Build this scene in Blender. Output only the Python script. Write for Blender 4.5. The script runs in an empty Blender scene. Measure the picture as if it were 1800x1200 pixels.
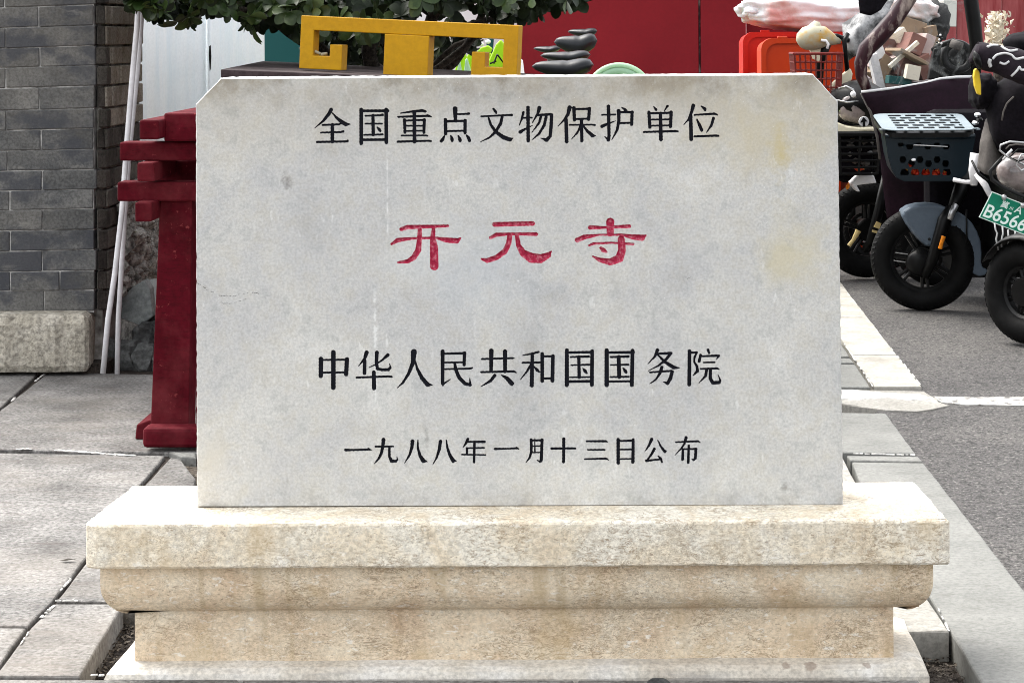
import bpy, bmesh, math, random
import numpy as np
from mathutils import Vector, Matrix, noise, Euler
from mathutils.geometry import tessellate_polygon

scene = bpy.context.scene
col = scene.collection
R = math.radians

# ------------------------------------------------------------------ camera
F = 3750.0          # focal length in photograph pixels (photograph 1800 wide)
PX, PY = 1030.0, 60.0   # where the level optical axis meets the picture
H = 1.05            # eye height above the paving
RHO = 0.005         # slight roll
cam_d = bpy.data.cameras.new("camera")
cam = bpy.data.objects.new("camera", cam_d)
col.objects.link(cam)
cam_d.sensor_width = 36.0
cam_d.lens = 36.0 * F / 1800.0
cam_d.clip_start = 0.05
cam_d.clip_end = 600.0
cam_d.shift_x = (900.0 - PX) / 1800.0
cam_d.shift_y = -(600.0 - PY) / 1800.0
cam.matrix_world = Matrix.Translation((0, 0, H)) @ Matrix.Rotation(R(90), 4, 'X') @ Matrix.Rotation(-RHO, 4, 'Z')
scene.camera = cam

# ------------------------------------------------------------------ light
SUN_DIR = Vector((-0.50, 0.42, 1.0)).normalized()
world = bpy.data.worlds.new("World")
scene.world = world
world.use_nodes = True
wn = world.node_tree
wn.nodes.clear()
wo = wn.nodes.new('ShaderNodeOutputWorld')
wb = wn.nodes.new('ShaderNodeBackground')
sky = wn.nodes.new('ShaderNodeTexSky')
sky.sky_type = 'NISHITA'
sky.sun_disc = False
sky.sun_elevation = math.asin(SUN_DIR.z)
sky.sun_rotation = math.atan2(SUN_DIR.x, SUN_DIR.y)
sky.dust_density = 4.0
sky.air_density = 1.0
sky.ozone_density = 1.0
wb.inputs["Strength"].default_value = 0.15
veil = wn.nodes.new('ShaderNodeHueSaturation')   # thin bright cloud: the sky's blue is mostly washed out
veil.inputs['Saturation'].default_value = 0.17
wn.links.new(sky.outputs[0], veil.inputs['Color'])
wn.links.new(veil.outputs[0], wb.inputs[0])
wn.links.new(wb.outputs[0], wo.inputs[0])
sun_d = bpy.data.lights.new("sun", 'SUN')
sun_d.energy = 0.65
sun_d.angle = R(28)
sun_d.color = (1.0, 0.93, 0.82)
sun = bpy.data.objects.new("sun", sun_d)
sun.rotation_euler = SUN_DIR.to_track_quat('Z', 'Y').to_euler()
sun.location = (0, 0, 20)
col.objects.link(sun)
scene.view_settings.view_transform = 'Standard'
scene.view_settings.look = 'None'
scene.view_settings.gamma = 1.0
scene.view_settings.use_curve_mapping = False
scene.view_settings.exposure = 1.98
scene.cycles.filter_width = 1.0

# ------------------------------------------------------------------ helpers
def P(px, py, D):
    """point at distance D seen at photograph pixel (px, py)"""
    u, v = px - PX, PY - py
    x = u * math.cos(RHO) + v * math.sin(RHO)
    z = -u * math.sin(RHO) + v * math.cos(RHO)
    return Vector((x * D / F, D, H + z * D / F))

def G(px, py, z=0.0):
    """point of the level plane z seen at pixel (px, py)"""
    u, v = px - PX, PY - py
    zz = -u * math.sin(RHO) + v * math.cos(RHO)
    D = (H - z) * F / (-zz)
    return P(px, py, D)

class MB:
    def __init__(s):
        s.v, s.f = [], []
    def add(s, vs, fs):
        n = len(s.v)
        s.v += [Vector(p) for p in vs]
        s.f += [tuple(i + n for i in f) for f in fs]
        return s
    def hexa(s, p):      # 8 points: bottom 4 ccw, top 4 ccw
        return s.add(p, [(3,2,1,0),(4,5,6,7),(0,1,5,4),(1,2,6,5),(2,3,7,6),(3,0,4,7)])
    def box(s, x0, x1, y0, y1, z0, z1, M=None):
        p = [Vector(q) for q in ((x0,y0,z0),(x1,y0,z0),(x1,y1,z0),(x0,y1,z0),(x0,y0,z1),(x1,y0,z1),(x1,y1,z1),(x0,y1,z1))]
        if M is not None: p = [M @ q for q in p]
        return s.hexa(p)
    def prism(s, pts, ext):   # 3-D outline, extrusion vector
        n = len(pts); ext = Vector(ext)
        a = [Vector(p) for p in pts]
        return s.add(a + [p + ext for p in a], [tuple(range(n)), tuple(reversed(range(n, 2*n)))] +
                     [(i, i+n, (i+1) % n + n, (i+1) % n) for i in range(n)])
    def pxprism(s, pts, D, depth):
        return s.prism([P(x, y, D) for x, y in pts], (0, depth, 0))
    def tube(s, pts, r, n=8, cap=True):
        pts = [Vector(p) for p in pts]
        if not isinstance(r, (list, tuple)): r = [r] * len(pts)
        vs, fs = [], []
        prev = None
        for i, p in enumerate(pts):
            t = (pts[min(i+1, len(pts)-1)] - pts[max(i-1, 0)])
            if t.length < 1e-9: t = Vector((0,0,1))
            t.normalize()
            if prev is None:
                a = t.orthogonal().normalized()
            else:
                a = (prev - t * prev.dot(t))
                a = a.normalized() if a.length > 1e-6 else t.orthogonal().normalized()
            prev = a
            b = t.cross(a)
            for k in range(n):
                th = 2*math.pi*k/n
                vs.append(p + (a*math.cos(th) + b*math.sin(th))*r[i])
        for i in range(len(pts)-1):
            for k in range(n):
                fs.append((i*n+k, i*n+(k+1) % n, (i+1)*n+(k+1) % n, (i+1)*n+k))
        if cap:
            fs.append(tuple(reversed(range(n))))
            fs.append(tuple(range((len(pts)-1)*n, len(pts)*n)))
        return s.add(vs, fs)
    def lathe(s, prof, M, n=32, closed=True):   # prof (r, h) about local Z
        vs, fs = [], []
        m = len(prof)
        for k in range(n):
            th = 2*math.pi*k/n
            for r, h in prof:
                vs.append(M @ Vector((r*math.cos(th), r*math.sin(th), h)))
        for k in range(n):
            k2 = (k+1) % n
            for j in range(m if closed else m-1):
                j2 = (j+1) % m
                fs.append((k*m+j, k2*m+j, k2*m+j2, k*m+j2))
        return s.add(vs, fs)
    def blob(s, c, rad, amp=0.15, freq=2.0, rot=(0,0,0), sub=3, seed=0.0, power=1.0):
        bm = bmesh.new()
        bmesh.ops.create_icosphere(bm, subdivisions=sub, radius=1.0)
        E = Euler(rot).to_matrix()
        c = Vector(c)
        vs = []
        for v in bm.verts:
            q = v.co.copy()
            k = 1 + amp * noise.fractal(q*freq + Vector((seed, seed*1.7, 3)), 1.0, 2.0, 3)
            if power != 1.0:
                q = Vector([math.copysign(abs(t)**power, t) for t in q])
            q = Vector((q.x*rad[0], q.y*rad[1], q.z*rad[2])) * k
            vs.append(c + E @ q)
        fs = [tuple(v.index for v in f.verts) for f in bm.faces]
        bm.free()
        return s.add(vs, fs)
    def mesh(s, name, mat, smooth=False):
        me = bpy.data.meshes.new(name)
        me.from_pydata([tuple(v) for v in s.v], [], s.f)
        me.validate()
        bm = bmesh.new(); bm.from_mesh(me)
        bmesh.ops.recalc_face_normals(bm, faces=bm.faces)
        if smooth:
            for f in bm.faces: f.smooth = True
        bm.to_mesh(me); bm.free()
        me.materials.append(mat)
        return me
    def build(s, name, mat, parent=None, bevel=0, smooth=False, segs=2, solid=0, subsurf=0):
        me = s.mesh(name, mat, smooth)
        return link(name, me, parent, bevel, segs, solid, subsurf)

def link(name, me, parent=None, bevel=0, segs=2, solid=0, subsurf=0):
    o = bpy.data.objects.new(name, me)
    col.objects.link(o)
    if parent is not None:
        o.parent = parent
        o.matrix_parent_inverse = parent.matrix_world.inverted()
    if solid:
        m = o.modifiers.new("solid", 'SOLIDIFY'); m.thickness = solid; m.offset = 0
    if bevel:
        m = o.modifiers.new("bevel", 'BEVEL'); m.width = bevel; m.segments = segs
        m.limit_method = 'ANGLE'; m.angle_limit = R(40)
    if subsurf:
        m = o.modifiers.new("sub", 'SUBSURF'); m.levels = subsurf; m.render_levels = subsurf
    return o

def thing(name, label, cat, loc=(0,0,0), group=None):
    o = bpy.data.objects.new(name, None)
    o.empty_display_size = 0.1
    col.objects.link(o)
    o.location = loc
    o.matrix_world = Matrix.Translation(loc)
    o['label'] = label; o['category'] = cat
    if group: o['group'] = group
    return o

def tag(o, label, cat, group=None):
    o['label'] = label; o['category'] = cat
    if group: o['group'] = group
    return o

def kind(o, k):
    o['kind'] = k
    return o

# ------------------------------------------------------------------ materials
def L(nt, a, b): nt.links.new(a, b)

def ramp(nt, fac, stops):
    n = nt.nodes.new('ShaderNodeValToRGB')
    e = n.color_ramp.elements
    while len(e) > 1: e.remove(e[-1])
    e[0].position = stops[0][0]; e[0].color = (*stops[0][1], 1)
    for p, c in stops[1:]:
        q = e.new(p); q.color = (*c, 1)
    L(nt, fac, n.inputs[0])
    return n.outputs[0]

def tex_noise(nt, vec, scale, detail=6, rough=0.6, dist=0.0):
    n = nt.nodes.new('ShaderNodeTexNoise')
    n.inputs['Scale'].default_value = scale
    n.inputs['Detail'].default_value = detail
    n.inputs['Roughness'].default_value = rough
    n.inputs['Distortion'].default_value = dist
    L(nt, vec, n.inputs['Vector'])
    return n.outputs[0]

def mapping(nt, vec, scale=(1,1,1), loc=(0,0,0), rot=(0,0,0)):
    n = nt.nodes.new('ShaderNodeMapping')
    n.inputs['Scale'].default_value = scale
    n.inputs['Location'].default_value = loc
    n.inputs['Rotation'].default_value = rot
    L(nt, vec, n.inputs[0])
    return n.outputs[0]

def mix(nt, fac, a, b, mode='MIX'):
    n = nt.nodes.new('ShaderNodeMixRGB')
    n.blend_type = mode
    for s, v in ((n.inputs[0], fac), (n.inputs[1], a), (n.inputs[2], b)):
        if isinstance(v, (int, float)): s.default_value = v
        elif isinstance(v, tuple): s.default_value = (*v, 1)
        else: L(nt, v, s)
    return n.outputs[0]

def math_n(nt, op, a, b=0.0, clamp=False):
    n = nt.nodes.new('ShaderNodeMath'); n.operation = op; n.use_clamp = clamp
    for s, v in ((n.inputs[0], a), (n.inputs[1], b)):
        if isinstance(v, (int, float)): s.default_value = v
        else: L(nt, v, s)
    return n.outputs[0]

def maprange(nt, v, a, b, c=0.0, d=1.0):
    n = nt.nodes.new('ShaderNodeMapRange')
    n.inputs[1].default_value = a; n.inputs[2].default_value = b
    n.inputs[3].default_value = c; n.inputs[4].default_value = d
    L(nt, v, n.inputs[0])
    return n.outputs[0]

MATS = {}
def mat(name, stops, scale=3.0, rough=0.75, fine=0.0, fscale=80.0, bump=0.0, bdist=0.002, stretch=(1,1,1),
        dist=0.0, metal=0.0, alpha=1.0, trans=0.0, per_object=0.0, extra=None, detail=7, spec=0.22, coat=0.0, sheen=0.0, local=False):
    if name in MATS: return MATS[name]
    m = bpy.data.materials.new(name); m.use_nodes = True
    nt = m.node_tree
    b = nt.nodes['Principled BSDF']
    geo = nt.nodes.new('ShaderNodeNewGeometry')
    pos = geo.outputs['Position']
    if local:
        tc = nt.nodes.new('ShaderNodeTexCoord'); pos = tc.outputs['Object']
    vec = mapping(nt, pos, stretch)
    if per_object:
        oi = nt.nodes.new('ShaderNodeObjectInfo')
        add = nt.nodes.new('ShaderNodeVectorMath'); add.operation = 'ADD'
        sc = math_n(nt, 'MULTIPLY', oi.outputs['Random'], 37.0)
        L(nt, vec, add.inputs[0]); L(nt, sc, add.inputs[1])
        vec = add.outputs[0]
    n1 = tex_noise(nt, vec, scale, detail, 0.62, dist)
    c = ramp(nt, n1, stops) if len(stops) > 1 else None
    if c is None:
        c = mix(nt, 0.0, stops[0][1], stops[0][1])
    n2 = tex_noise(nt, pos if stretch == (1,1,1) else vec, fscale, 4, 0.7)
    if fine:
        f = ramp(nt, n2, [(0.25, (1-fine,)*3), (0.75, (1+fine,)*3)])
        # ramp colours clamp at 1, so lift by multiply after halving
        f = ramp(nt, n2, [(0.36, (max(0, 1-2.4*fine),)*3), (0.60, (1, 1, 1))])
        c = mix(nt, 1.0, c, f, 'MULTIPLY')
    if per_object:
        k = maprange(nt, oi.outputs['Random'], 0, 1, 1-per_object, 1.0)
        c = mix(nt, 1.0, c, k, 'MULTIPLY')
    if extra: c = extra(nt, c, pos)
    L(nt, c, b.inputs['Base Color'])
    b.inputs['Roughness'].default_value = rough
    b.inputs['Metallic'].default_value = metal
    b.inputs['Specular IOR Level'].default_value = spec
    b.inputs['Alpha'].default_value = alpha
    b.inputs['Transmission Weight'].default_value = trans
    b.inputs['Coat Weight'].default_value = coat
    b.inputs['Sheen Weight'].default_value = sheen
    if bump:
        bn = nt.nodes.new('ShaderNodeBump')
        bn.inputs['Strength'].default_value = bump
        bn.inputs['Distance'].default_value = bdist
        s = math_n(nt, 'ADD', n2, math_n(nt, 'MULTIPLY', n1, 1.5))
        L(nt, s, bn.inputs['Height'])
        L(nt, bn.outputs[0], b.inputs['Normal'])
    MATS[name] = m
    return m

def g(v): return (v, v, v)

# ---- stone of the stele: pale blue-grey marble with its own stains
def stele_extra(nt, c, pos):
    sep = nt.nodes.new('ShaderNodeSeparateXYZ'); L(nt, pos, sep.inputs[0])
    x, z = sep.outputs[0], sep.outputs[2]
    ns = tex_noise(nt, pos, 5.0, 6, 0.65)
    # brownish weathering along the top
    t = maprange(nt, z, P(900, 300, 3.583).z, P(900, 135, 3.583).z)
    t = math_n(nt, 'MULTIPLY', t, maprange(nt, ns, 0.30, 0.62), True)
    c = mix(nt, math_n(nt, 'MULTIPLY', t, 0.8), c, (0.43, 0.39, 0.31))
    t3 = maprange(nt, z, P(900, 205, 3.583).z, P(900, 140, 3.583).z)
    t3 = math_n(nt, 'MULTIPLY', t3, maprange(nt, tex_noise(nt, pos, 14.0, 6, 0.7), 0.40, 0.62), True)
    c = mix(nt, math_n(nt, 'MULTIPLY', t3, 0.75), c, (0.25, 0.215, 0.16))
    md = tex_noise(nt, pos, 42.0, 5, 0.7)
    c = mix(nt, 0.8, c, ramp(nt, md, [(0.36, (0.83, 0.845, 0.845)), (0.48, (1, 1, 1)), (0.64, (0.93, 0.91, 0.86))]), 'MULTIPLY')
    # yellow stains at the right
    def spot(px, py, rx, rz, colr, amt, thr=(0.35, 0.6)):
        nonlocal c
        q = P(px, py, 3.583)
        dx = math_n(nt, 'DIVIDE', math_n(nt, 'SUBTRACT', x, q.x), rx)
        dz = math_n(nt, 'DIVIDE', math_n(nt, 'SUBTRACT', z, q.z), rz)
        d = math_n(nt, 'SQRT', math_n(nt, 'ADD', math_n(nt, 'MULTIPLY', dx, dx), math_n(nt, 'MULTIPLY', dz, dz)))
        nn = tex_noise(nt, pos, 18.0 if rx > .02 else 70.0, 5, 0.7)
        d = math_n(nt, 'ADD', d, math_n(nt, 'MULTIPLY', math_n(nt, 'SUBTRACT', nn, 0.5), 2.2 if rx > .02 else 4.0))
        k = maprange(nt, d, 1.0, 0.1)
        k = math_n(nt, 'MULTIPLY', k, amt, True)
        c = mix(nt, k, c, colr)
    spot(1372, 270, 0.03, 0.055, (0.50, 0.41, 0.18), 0.8)
    spot(1385, 445, 0.07, 0.08, (0.54, 0.48, 0.30), 0.6)
    spot(1340, 230, 0.14, 0.10, (0.52, 0.45, 0.28), 0.5)
    spot(505, 318, 0.012, 0.014, (0.22, 0.21, 0.20), 0.8)
    spot(1382, 857, 0.010, 0.012, (0.25, 0.24, 0.22), 0.8)
    spot(370, 800, 0.035, 0.06, (0.55, 0.52, 0.45), 0.6)
    spot(750, 765, 0.007, 0.022, (0.30, 0.30, 0.28), 0.8)
    spot(1085, 510, 0.012, 0.028, (0.38, 0.38, 0.36), 0.5)
    spot(820, 470, 0.16, 0.10, (0.52, 0.56, 0.60), 0.3)
    spot(1160, 215, 0.05, 0.02, (0.40, 0.37, 0.33), 0.5)
    spot(1000, 262, 0.03, 0.02, (0.42, 0.40, 0.38), 0.4)
    # grime creeping up from the foot and along the left edge
    t2 = maprange(nt, z, P(900, 850, 3.583).z, P(900, 888, 3.583).z)
    t2 = math_n(nt, 'MULTIPLY', t2, maprange(nt, tex_noise(nt, pos, 30, 5, 0.7), 0.45, 0.7), True)
    c = mix(nt, math_n(nt, 'MULTIPLY', t2, 0.6), c, (0.22, 0.20, 0.17))
    # scratches: short pale ticks and grey scuffs
    tk = tex_noise(nt, mapping(nt, pos, (1, 1, 0.35), (2, 0, 9), (0, 0.5, 0)), 95, 3, 0.6)
    ms = maprange(nt, tex_noise(nt, mapping(nt, pos, (1,1,1), (0, 4, 4)), 7, 3, 0.6), 0.50, 0.60)
    c = mix(nt, math_n(nt, 'MULTIPLY', math_n(nt, 'MULTIPLY', maprange(nt, tk, 0.64, 0.70), ms), 0.4, True), c, (0.80, 0.80, 0.78))
    sc2 = tex_noise(nt, mapping(nt, pos, (1, 1, 0.6), (5, 0, 1), (0, -0.7, 0)), 55, 5, 0.75)
    ms2 = maprange(nt, tex_noise(nt, mapping(nt, pos, (1,1,1), (8, 4, 1)), 6, 3, 0.6), 0.48, 0.60)
    c = mix(nt, math_n(nt, 'MULTIPLY', math_n(nt, 'MULTIPLY', maprange(nt, sc2, 0.60, 0.70), ms2), 0.45, True), c, (0.33, 0.32, 0.29))
    ln = P(681, 340, 3.583)
    dxl = math_n(nt, 'ABSOLUTE', math_n(nt, 'SUBTRACT', x, ln.x))
    kl = math_n(nt, 'MULTIPLY', maprange(nt, dxl, 0.0022, 0.0006), math_n(nt, 'MULTIPLY', maprange(nt, z, P(681, 430, 3.583).z, P(681, 400, 3.583).z), maprange(nt, z, P(681, 262, 3.583).z, P(681, 280, 3.583).z)))
    c = mix(nt, math_n(nt, 'MULTIPLY', kl, maprange(nt, tex_noise(nt, pos, 60, 3), 0.4, 0.6, 0, 0.6), True), c, (0.82, 0.82, 0.80))
    ln = P(659, 560, 3.583)
    dxl = math_n(nt, 'ABSOLUTE', math_n(nt, 'SUBTRACT', x, ln.x))
    dxl = math_n(nt, 'ADD', dxl, math_n(nt, 'MULTIPLY', math_n(nt, 'SUBTRACT', tex_noise(nt, pos, 70, 3), 0.5), 0.02))
    kl = math_n(nt, 'MULTIPLY', maprange(nt, dxl, 0.003, 0.0), math_n(nt, 'MULTIPLY', maprange(nt, z, P(681, 720, 3.583).z, P(681, 690, 3.583).z), maprange(nt, z, P(681, 500, 3.583).z, P(681, 530, 3.583).z)))
    c = mix(nt, math_n(nt, 'MULTIPLY', kl, 0.6, True), c, (0.80, 0.81, 0.79))
    # white specks
    w = maprange(nt, tex_noise(nt, pos, 260, 2, 0.5), 0.72, 0.78)
    c = mix(nt, math_n(nt, 'MULTIPLY', w, 0.6, True), c, (0.78, 0.78, 0.76))
    dk = maprange(nt, tex_noise(nt, mapping(nt, pos, (1,1,1), (3,1,7)), 110, 3, 0.6), 0.70, 0.78)
    c = mix(nt, math_n(nt, 'MULTIPLY', dk, 0.35, True), c, (0.25, 0.25, 0.25))
    # pale mineral streaks running down
    st = tex_noise(nt, mapping(nt, pos, (60, 1, 1.2)), 1.0, 4, 0.6)
    st = maprange(nt, st, 0.70, 0.78)
    st = math_n(nt, 'MULTIPLY', st, maprange(nt, ns, 0.5, 0.6), True)
    c = mix(nt, math_n(nt, 'MULTIPLY', st, 0.5), c, (0.72, 0.72, 0.70))
    return c
M_STELE = mat("stele_marble", [(0.25, (0.47, 0.47, 0.46)), (0.42, (0.56, 0.56, 0.55)), (0.55, (0.61, 0.605, 0.575)), (0.72, (0.69, 0.685, 0.655))],
              scale=5.5, rough=0.62, fine=0.085, fscale=230, bump=0.25, bdist=0.0006, dist=0.6, extra=stele_extra, detail=9)
M_STELE_EDGE = mat("stele_edge", [(0.35, g(0.42)), (0.6, (0.66, 0.65, 0.62))], scale=40, rough=0.7, fine=0.12, fscale=200, bump=0.4, bdist=0.001)
M_INK = mat("black_paint", [(0.3, (0.003, 0.0035, 0.006)), (0.7, (0.010, 0.011, 0.018))], scale=120, rough=0.6, spec=0.12, fine=0.1, bump=0.3, bdist=0.0004)
M_RED_INK = mat("crimson_paint", [(0.3, (0.26, 0.004, 0.028)), (0.50, (0.42, 0.016, 0.06)), (0.66, (0.62, 0.20, 0.25))], scale=140, rough=0.55, fine=0.15, fscale=300, bump=0.4, bdist=0.0005)

# ---- base: cream granite with short brown veins
def vein(nt, c, pos, amt=0.55, colr=(0.22, 0.15, 0.08), sc=30.0, rot=0.6):
    v = mapping(nt, pos, (1.0, 1.0, 2.6), rot=(0, rot, 0))
    n = tex_noise(nt, v, sc, 5, 0.65, 1.2)
    k = maprange(nt, math_n(nt, 'ABSOLUTE', math_n(nt, 'SUBTRACT', n, 0.5)), 0.030, 0.0)
    msk = maprange(nt, tex_noise(nt, pos, 9.0, 3, 0.6), 0.42, 0.62)
    k = math_n(nt, 'MULTIPLY', math_n(nt, 'MULTIPLY', k, msk), amt, True)
    return mix(nt, k, c, colr)
def flecks(nt, c, pos, sc, th, amt, colr, rot=0.7, loc=(0,0,0)):
    n = tex_noise(nt, mapping(nt, pos, (1, 1, 2.4), loc, (0, rot, 0)), sc, 3, 0.6, 0.8)
    k = maprange(nt, n, th, th+0.035)
    msk = maprange(nt, tex_noise(nt, mapping(nt, pos, (1,1,1), loc), sc*.12, 4, 0.65), 0.40, 0.58, 0.25, 1.0)
    return mix(nt, math_n(nt, 'MULTIPLY', math_n(nt, 'MULTIPLY', k, msk), amt, True), c, colr)
def cap_extra(nt, c, pos):
    c = flecks(nt, c, pos, 75, 0.60, 0.5, (0.36, 0.26, 0.17))
    c = flecks(nt, c, pos, 130, 0.60, 0.6, (0.20, 0.15, 0.11), 0.3, (5, 5, 5))
    c = flecks(nt, c, pos, 60, 0.60, 0.6, (0.86, 0.84, 0.78), 0.9, (2, 8, 1))
    c = vein(nt, c, pos, 0.85)
    c = vein(nt, c, mapping(nt, pos, (1,1,1), (1,8,3)), 0.7, (0.16, 0.11, 0.07), 75.0, 0.9)
    c = vein(nt, c, mapping(nt, pos, (1,1,1), (4,2,1)), 0.45, (0.30, 0.22, 0.13), 60.0, -0.4)
    k = maprange(nt, tex_noise(nt, mapping(nt, pos, (1.6,1,1), (9,0,0)), 6, 5, 0.65), 0.54, 0.70)
    return mix(nt, math_n(nt, 'MULTIPLY', k, 0.5, True), c, (0.50, 0.37, 0.20))
M_CAP = mat("cream_granite", [(0.3, (0.70, 0.58, 0.42)), (0.45, (0.82, 0.73, 0.57)), (0.6, (0.87, 0.82, 0.70))], scale=9, rough=0.6,
            fine=0.14, fscale=150, bump=0.35, bdist=0.001, dist=0.8, extra=cap_extra)
def drip_extra(nt, c, pos):
    c = cap_extra(nt, c, pos)
    st = tex_noise(nt, mapping(nt, pos, (9, 1, 0.6), (2.2, 0, 0)), 1.4, 3, 0.6)
    k = maprange(nt, st, 0.56, 0.62)
    k2 = maprange(nt, tex_noise(nt, pos, 5, 2, 0.5), 0.42, 0.55)
    return mix(nt, math_n(nt, 'MULTIPLY', math_n(nt, 'MULTIPLY', k, k2), 0.45, True), c, (0.36, 0.26, 0.13))
M_DADO = mat("tan_granite", [(0.3, (0.62, 0.46, 0.31)), (0.45, (0.74, 0.60, 0.43)), (0.62, (0.82, 0.72, 0.56))], scale=8, rough=0.62,
             fine=0.10, fscale=170, bump=0.35, bdist=0.001, dist=0.8, extra=drip_extra)
def apron_extra(nt, c, pos):
    sep = nt.nodes.new('ShaderNodeSeparateXYZ'); L(nt, pos, sep.inputs[0])
    n = tex_noise(nt, mapping(nt, pos, (2,2,14)), 4, 6, 0.7)
    c = mix(nt, maprange(nt, n, 0.50, 0.64, 0, 0.5), c, (0.34, 0.32, 0.30))
    for px, r in ((1382, 0.011), (1427, 0.012), (1525, 0.009)):
        q = P(px, 1170, 3.5)
        dx = math_n(nt, 'ABSOLUTE', math_n(nt, 'SUBTRACT', sep.outputs[0], q.x))
        dy = math_n(nt, 'ABSOLUTE', math_n(nt, 'SUBTRACT', sep.outputs[1], 3.507))
        d = math_n(nt, 'SQRT', math_n(nt, 'ADD', math_n(nt, 'MULTIPLY', dx, dx), math_n(nt, 'MULTIPLY', dy, dy)))
        d = math_n(nt, 'ADD', d, math_n(nt, 'MULTIPLY', math_n(nt, 'SUBTRACT', tex_noise(nt, pos, 60, 3), 0.5), 0.02))
        c = mix(nt, maprange(nt, d, r, r*0.7, 0, 0.6), c, (0.25, 0.19, 0.15))
    return c
M_APRON = mat("weathered_granite", [(0.3, (0.52, 0.46, 0.38)), (0.5, (0.68, 0.63, 0.54)), (0.68, (0.78, 0.75, 0.69))], scale=7, rough=0.8,
              fine=0.14, fscale=130, bump=0.5, bdist=0.002, dist=0.6, extra=apron_extra)

def pave_extra(nt, c, pos):
    q = tex_noise(nt, mapping(nt, pos, (1.2, 4.5, 1), (2, 6, 0)), 7, 7, 0.75, 0.8)
    c = mix(nt, maprange(nt, q, 0.52, 0.66, 0, 0.6), c, (0.12, 0.105, 0.095))
    q = tex_noise(nt, mapping(nt, pos, (1, 1, 1), (8, 1, 0)), 60, 4, 0.75)
    c = mix(nt, maprange(nt, q, 0.60, 0.68, 0, 0.55), c, (0.38, 0.37, 0.35))
    n = tex_noise(nt, mapping(nt, pos, (3, 9, 3)), 2.2, 6, 0.7)
    c = mix(nt, maprange(nt, n, 0.55, 0.72, 0, 0.7), c, (0.085, 0.068, 0.06))
    n = tex_noise(nt, mapping(nt, pos, (1, 1.6, 1), (5, 5, 5)), 1.7, 3, 0.6)
    return mix(nt, maprange(nt, n, 0.52, 0.7, 0, 0.4), c, (0.24, 0.215, 0.185))
M_PAVE = mat("grey_paving", [(0.3, (0.12, 0.115, 0.11)), (0.48, (0.21, 0.203, 0.193)), (0.66, (0.32, 0.31, 0.295))], scale=5, rough=0.85,
             fine=0.28, fscale=95, bump=0.55, bdist=0.003, per_object=0.12, extra=pave_extra)
def smooth_extra(nt, c, pos):
    q = tex_noise(nt, mapping(nt, pos, (1.2, 3.0, 1), (2, 6, 0)), 9, 7, 0.75, 0.6)
    c = mix(nt, maprange(nt, q, 0.52, 0.68, 0, 0.5), c, (0.10, 0.098, 0.088))
    return mix(nt, maprange(nt, tex_noise(nt, pos, 90, 3, 0.7), 0.64, 0.70, 0, 0.5), c, (0.07, 0.065, 0.06))
M_PAVE_R = mat("smooth_paving", [(0.3, (0.15, 0.152, 0.142)), (0.7, (0.225, 0.225, 0.21))], scale=5, rough=0.85, extra=smooth_extra,
               fine=0.12, fscale=95, bump=0.35, bdist=0.002)
M_PAVE_L = mat("pale_paving", [(0.3, (0.24, 0.23, 0.205)), (0.7, (0.35, 0.34, 0.31))], scale=6, rough=0.85,
               fine=0.14, fscale=95, bump=0.35, bdist=0.002)
M_KERB = mat("white_kerb", [(0.3, (0.27, 0.255, 0.22)), (0.6, (0.40, 0.385, 0.345))], scale=8, rough=0.8, fine=0.08, fscale=70, bump=0.3, bdist=0.002)
M_MORTAR = mat("white_mortar", [(0.35, (0.44, 0.43, 0.40)), (0.6, (0.70, 0.69, 0.66))], scale=50, rough=0.9, fine=0.1, bump=0.4)
def asphalt_extra(nt, c, pos):
    w = maprange(nt, tex_noise(nt, pos, 100, 3, 0.65), 0.57, 0.64)
    c = mix(nt, math_n(nt, 'MULTIPLY', w, 0.5, True), c, (0.30, 0.28, 0.265))
    w = maprange(nt, tex_noise(nt, mapping(nt, pos, (1,1,1), (7,7,0)), 75, 3, 0.65), 0.54, 0.60)
    return mix(nt, math_n(nt, 'MULTIPLY', w, 0.7, True), c, (0.018, 0.018, 0.018))
M_ASPHALT = mat("asphalt", [(0.3, (0.085, 0.081, 0.080)), (0.5, (0.115, 0.110, 0.106)), (0.7, (0.155, 0.147, 0.138))], scale=2.0, rough=0.9,
                fine=0.28, fscale=140, bump=1.0, bdist=0.006, extra=asphalt_extra)
M_PAINT = mat("road_paint", [(0.42, (0.16, 0.155, 0.145)), (0.5, (0.48, 0.47, 0.44))], scale=30, rough=0.8, fine=0.1, bump=0.4)
M_SOIL = mat("soil", [(0.3, (0.07, 0.055, 0.042)), (0.5, (0.15, 0.125, 0.10)), (0.7, (0.27, 0.24, 0.20))], scale=22, rough=0.95,
             fine=0.3, fscale=110, bump=1.0, bdist=0.01)
M_SOIL_D = mat("dark_soil", [(0.3, (0.03, 0.025, 0.022)), (0.7, (0.11, 0.09, 0.075))], scale=22, rough=0.95, fine=0.3, fscale=110, bump=1.0, bdist=0.01)

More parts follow.
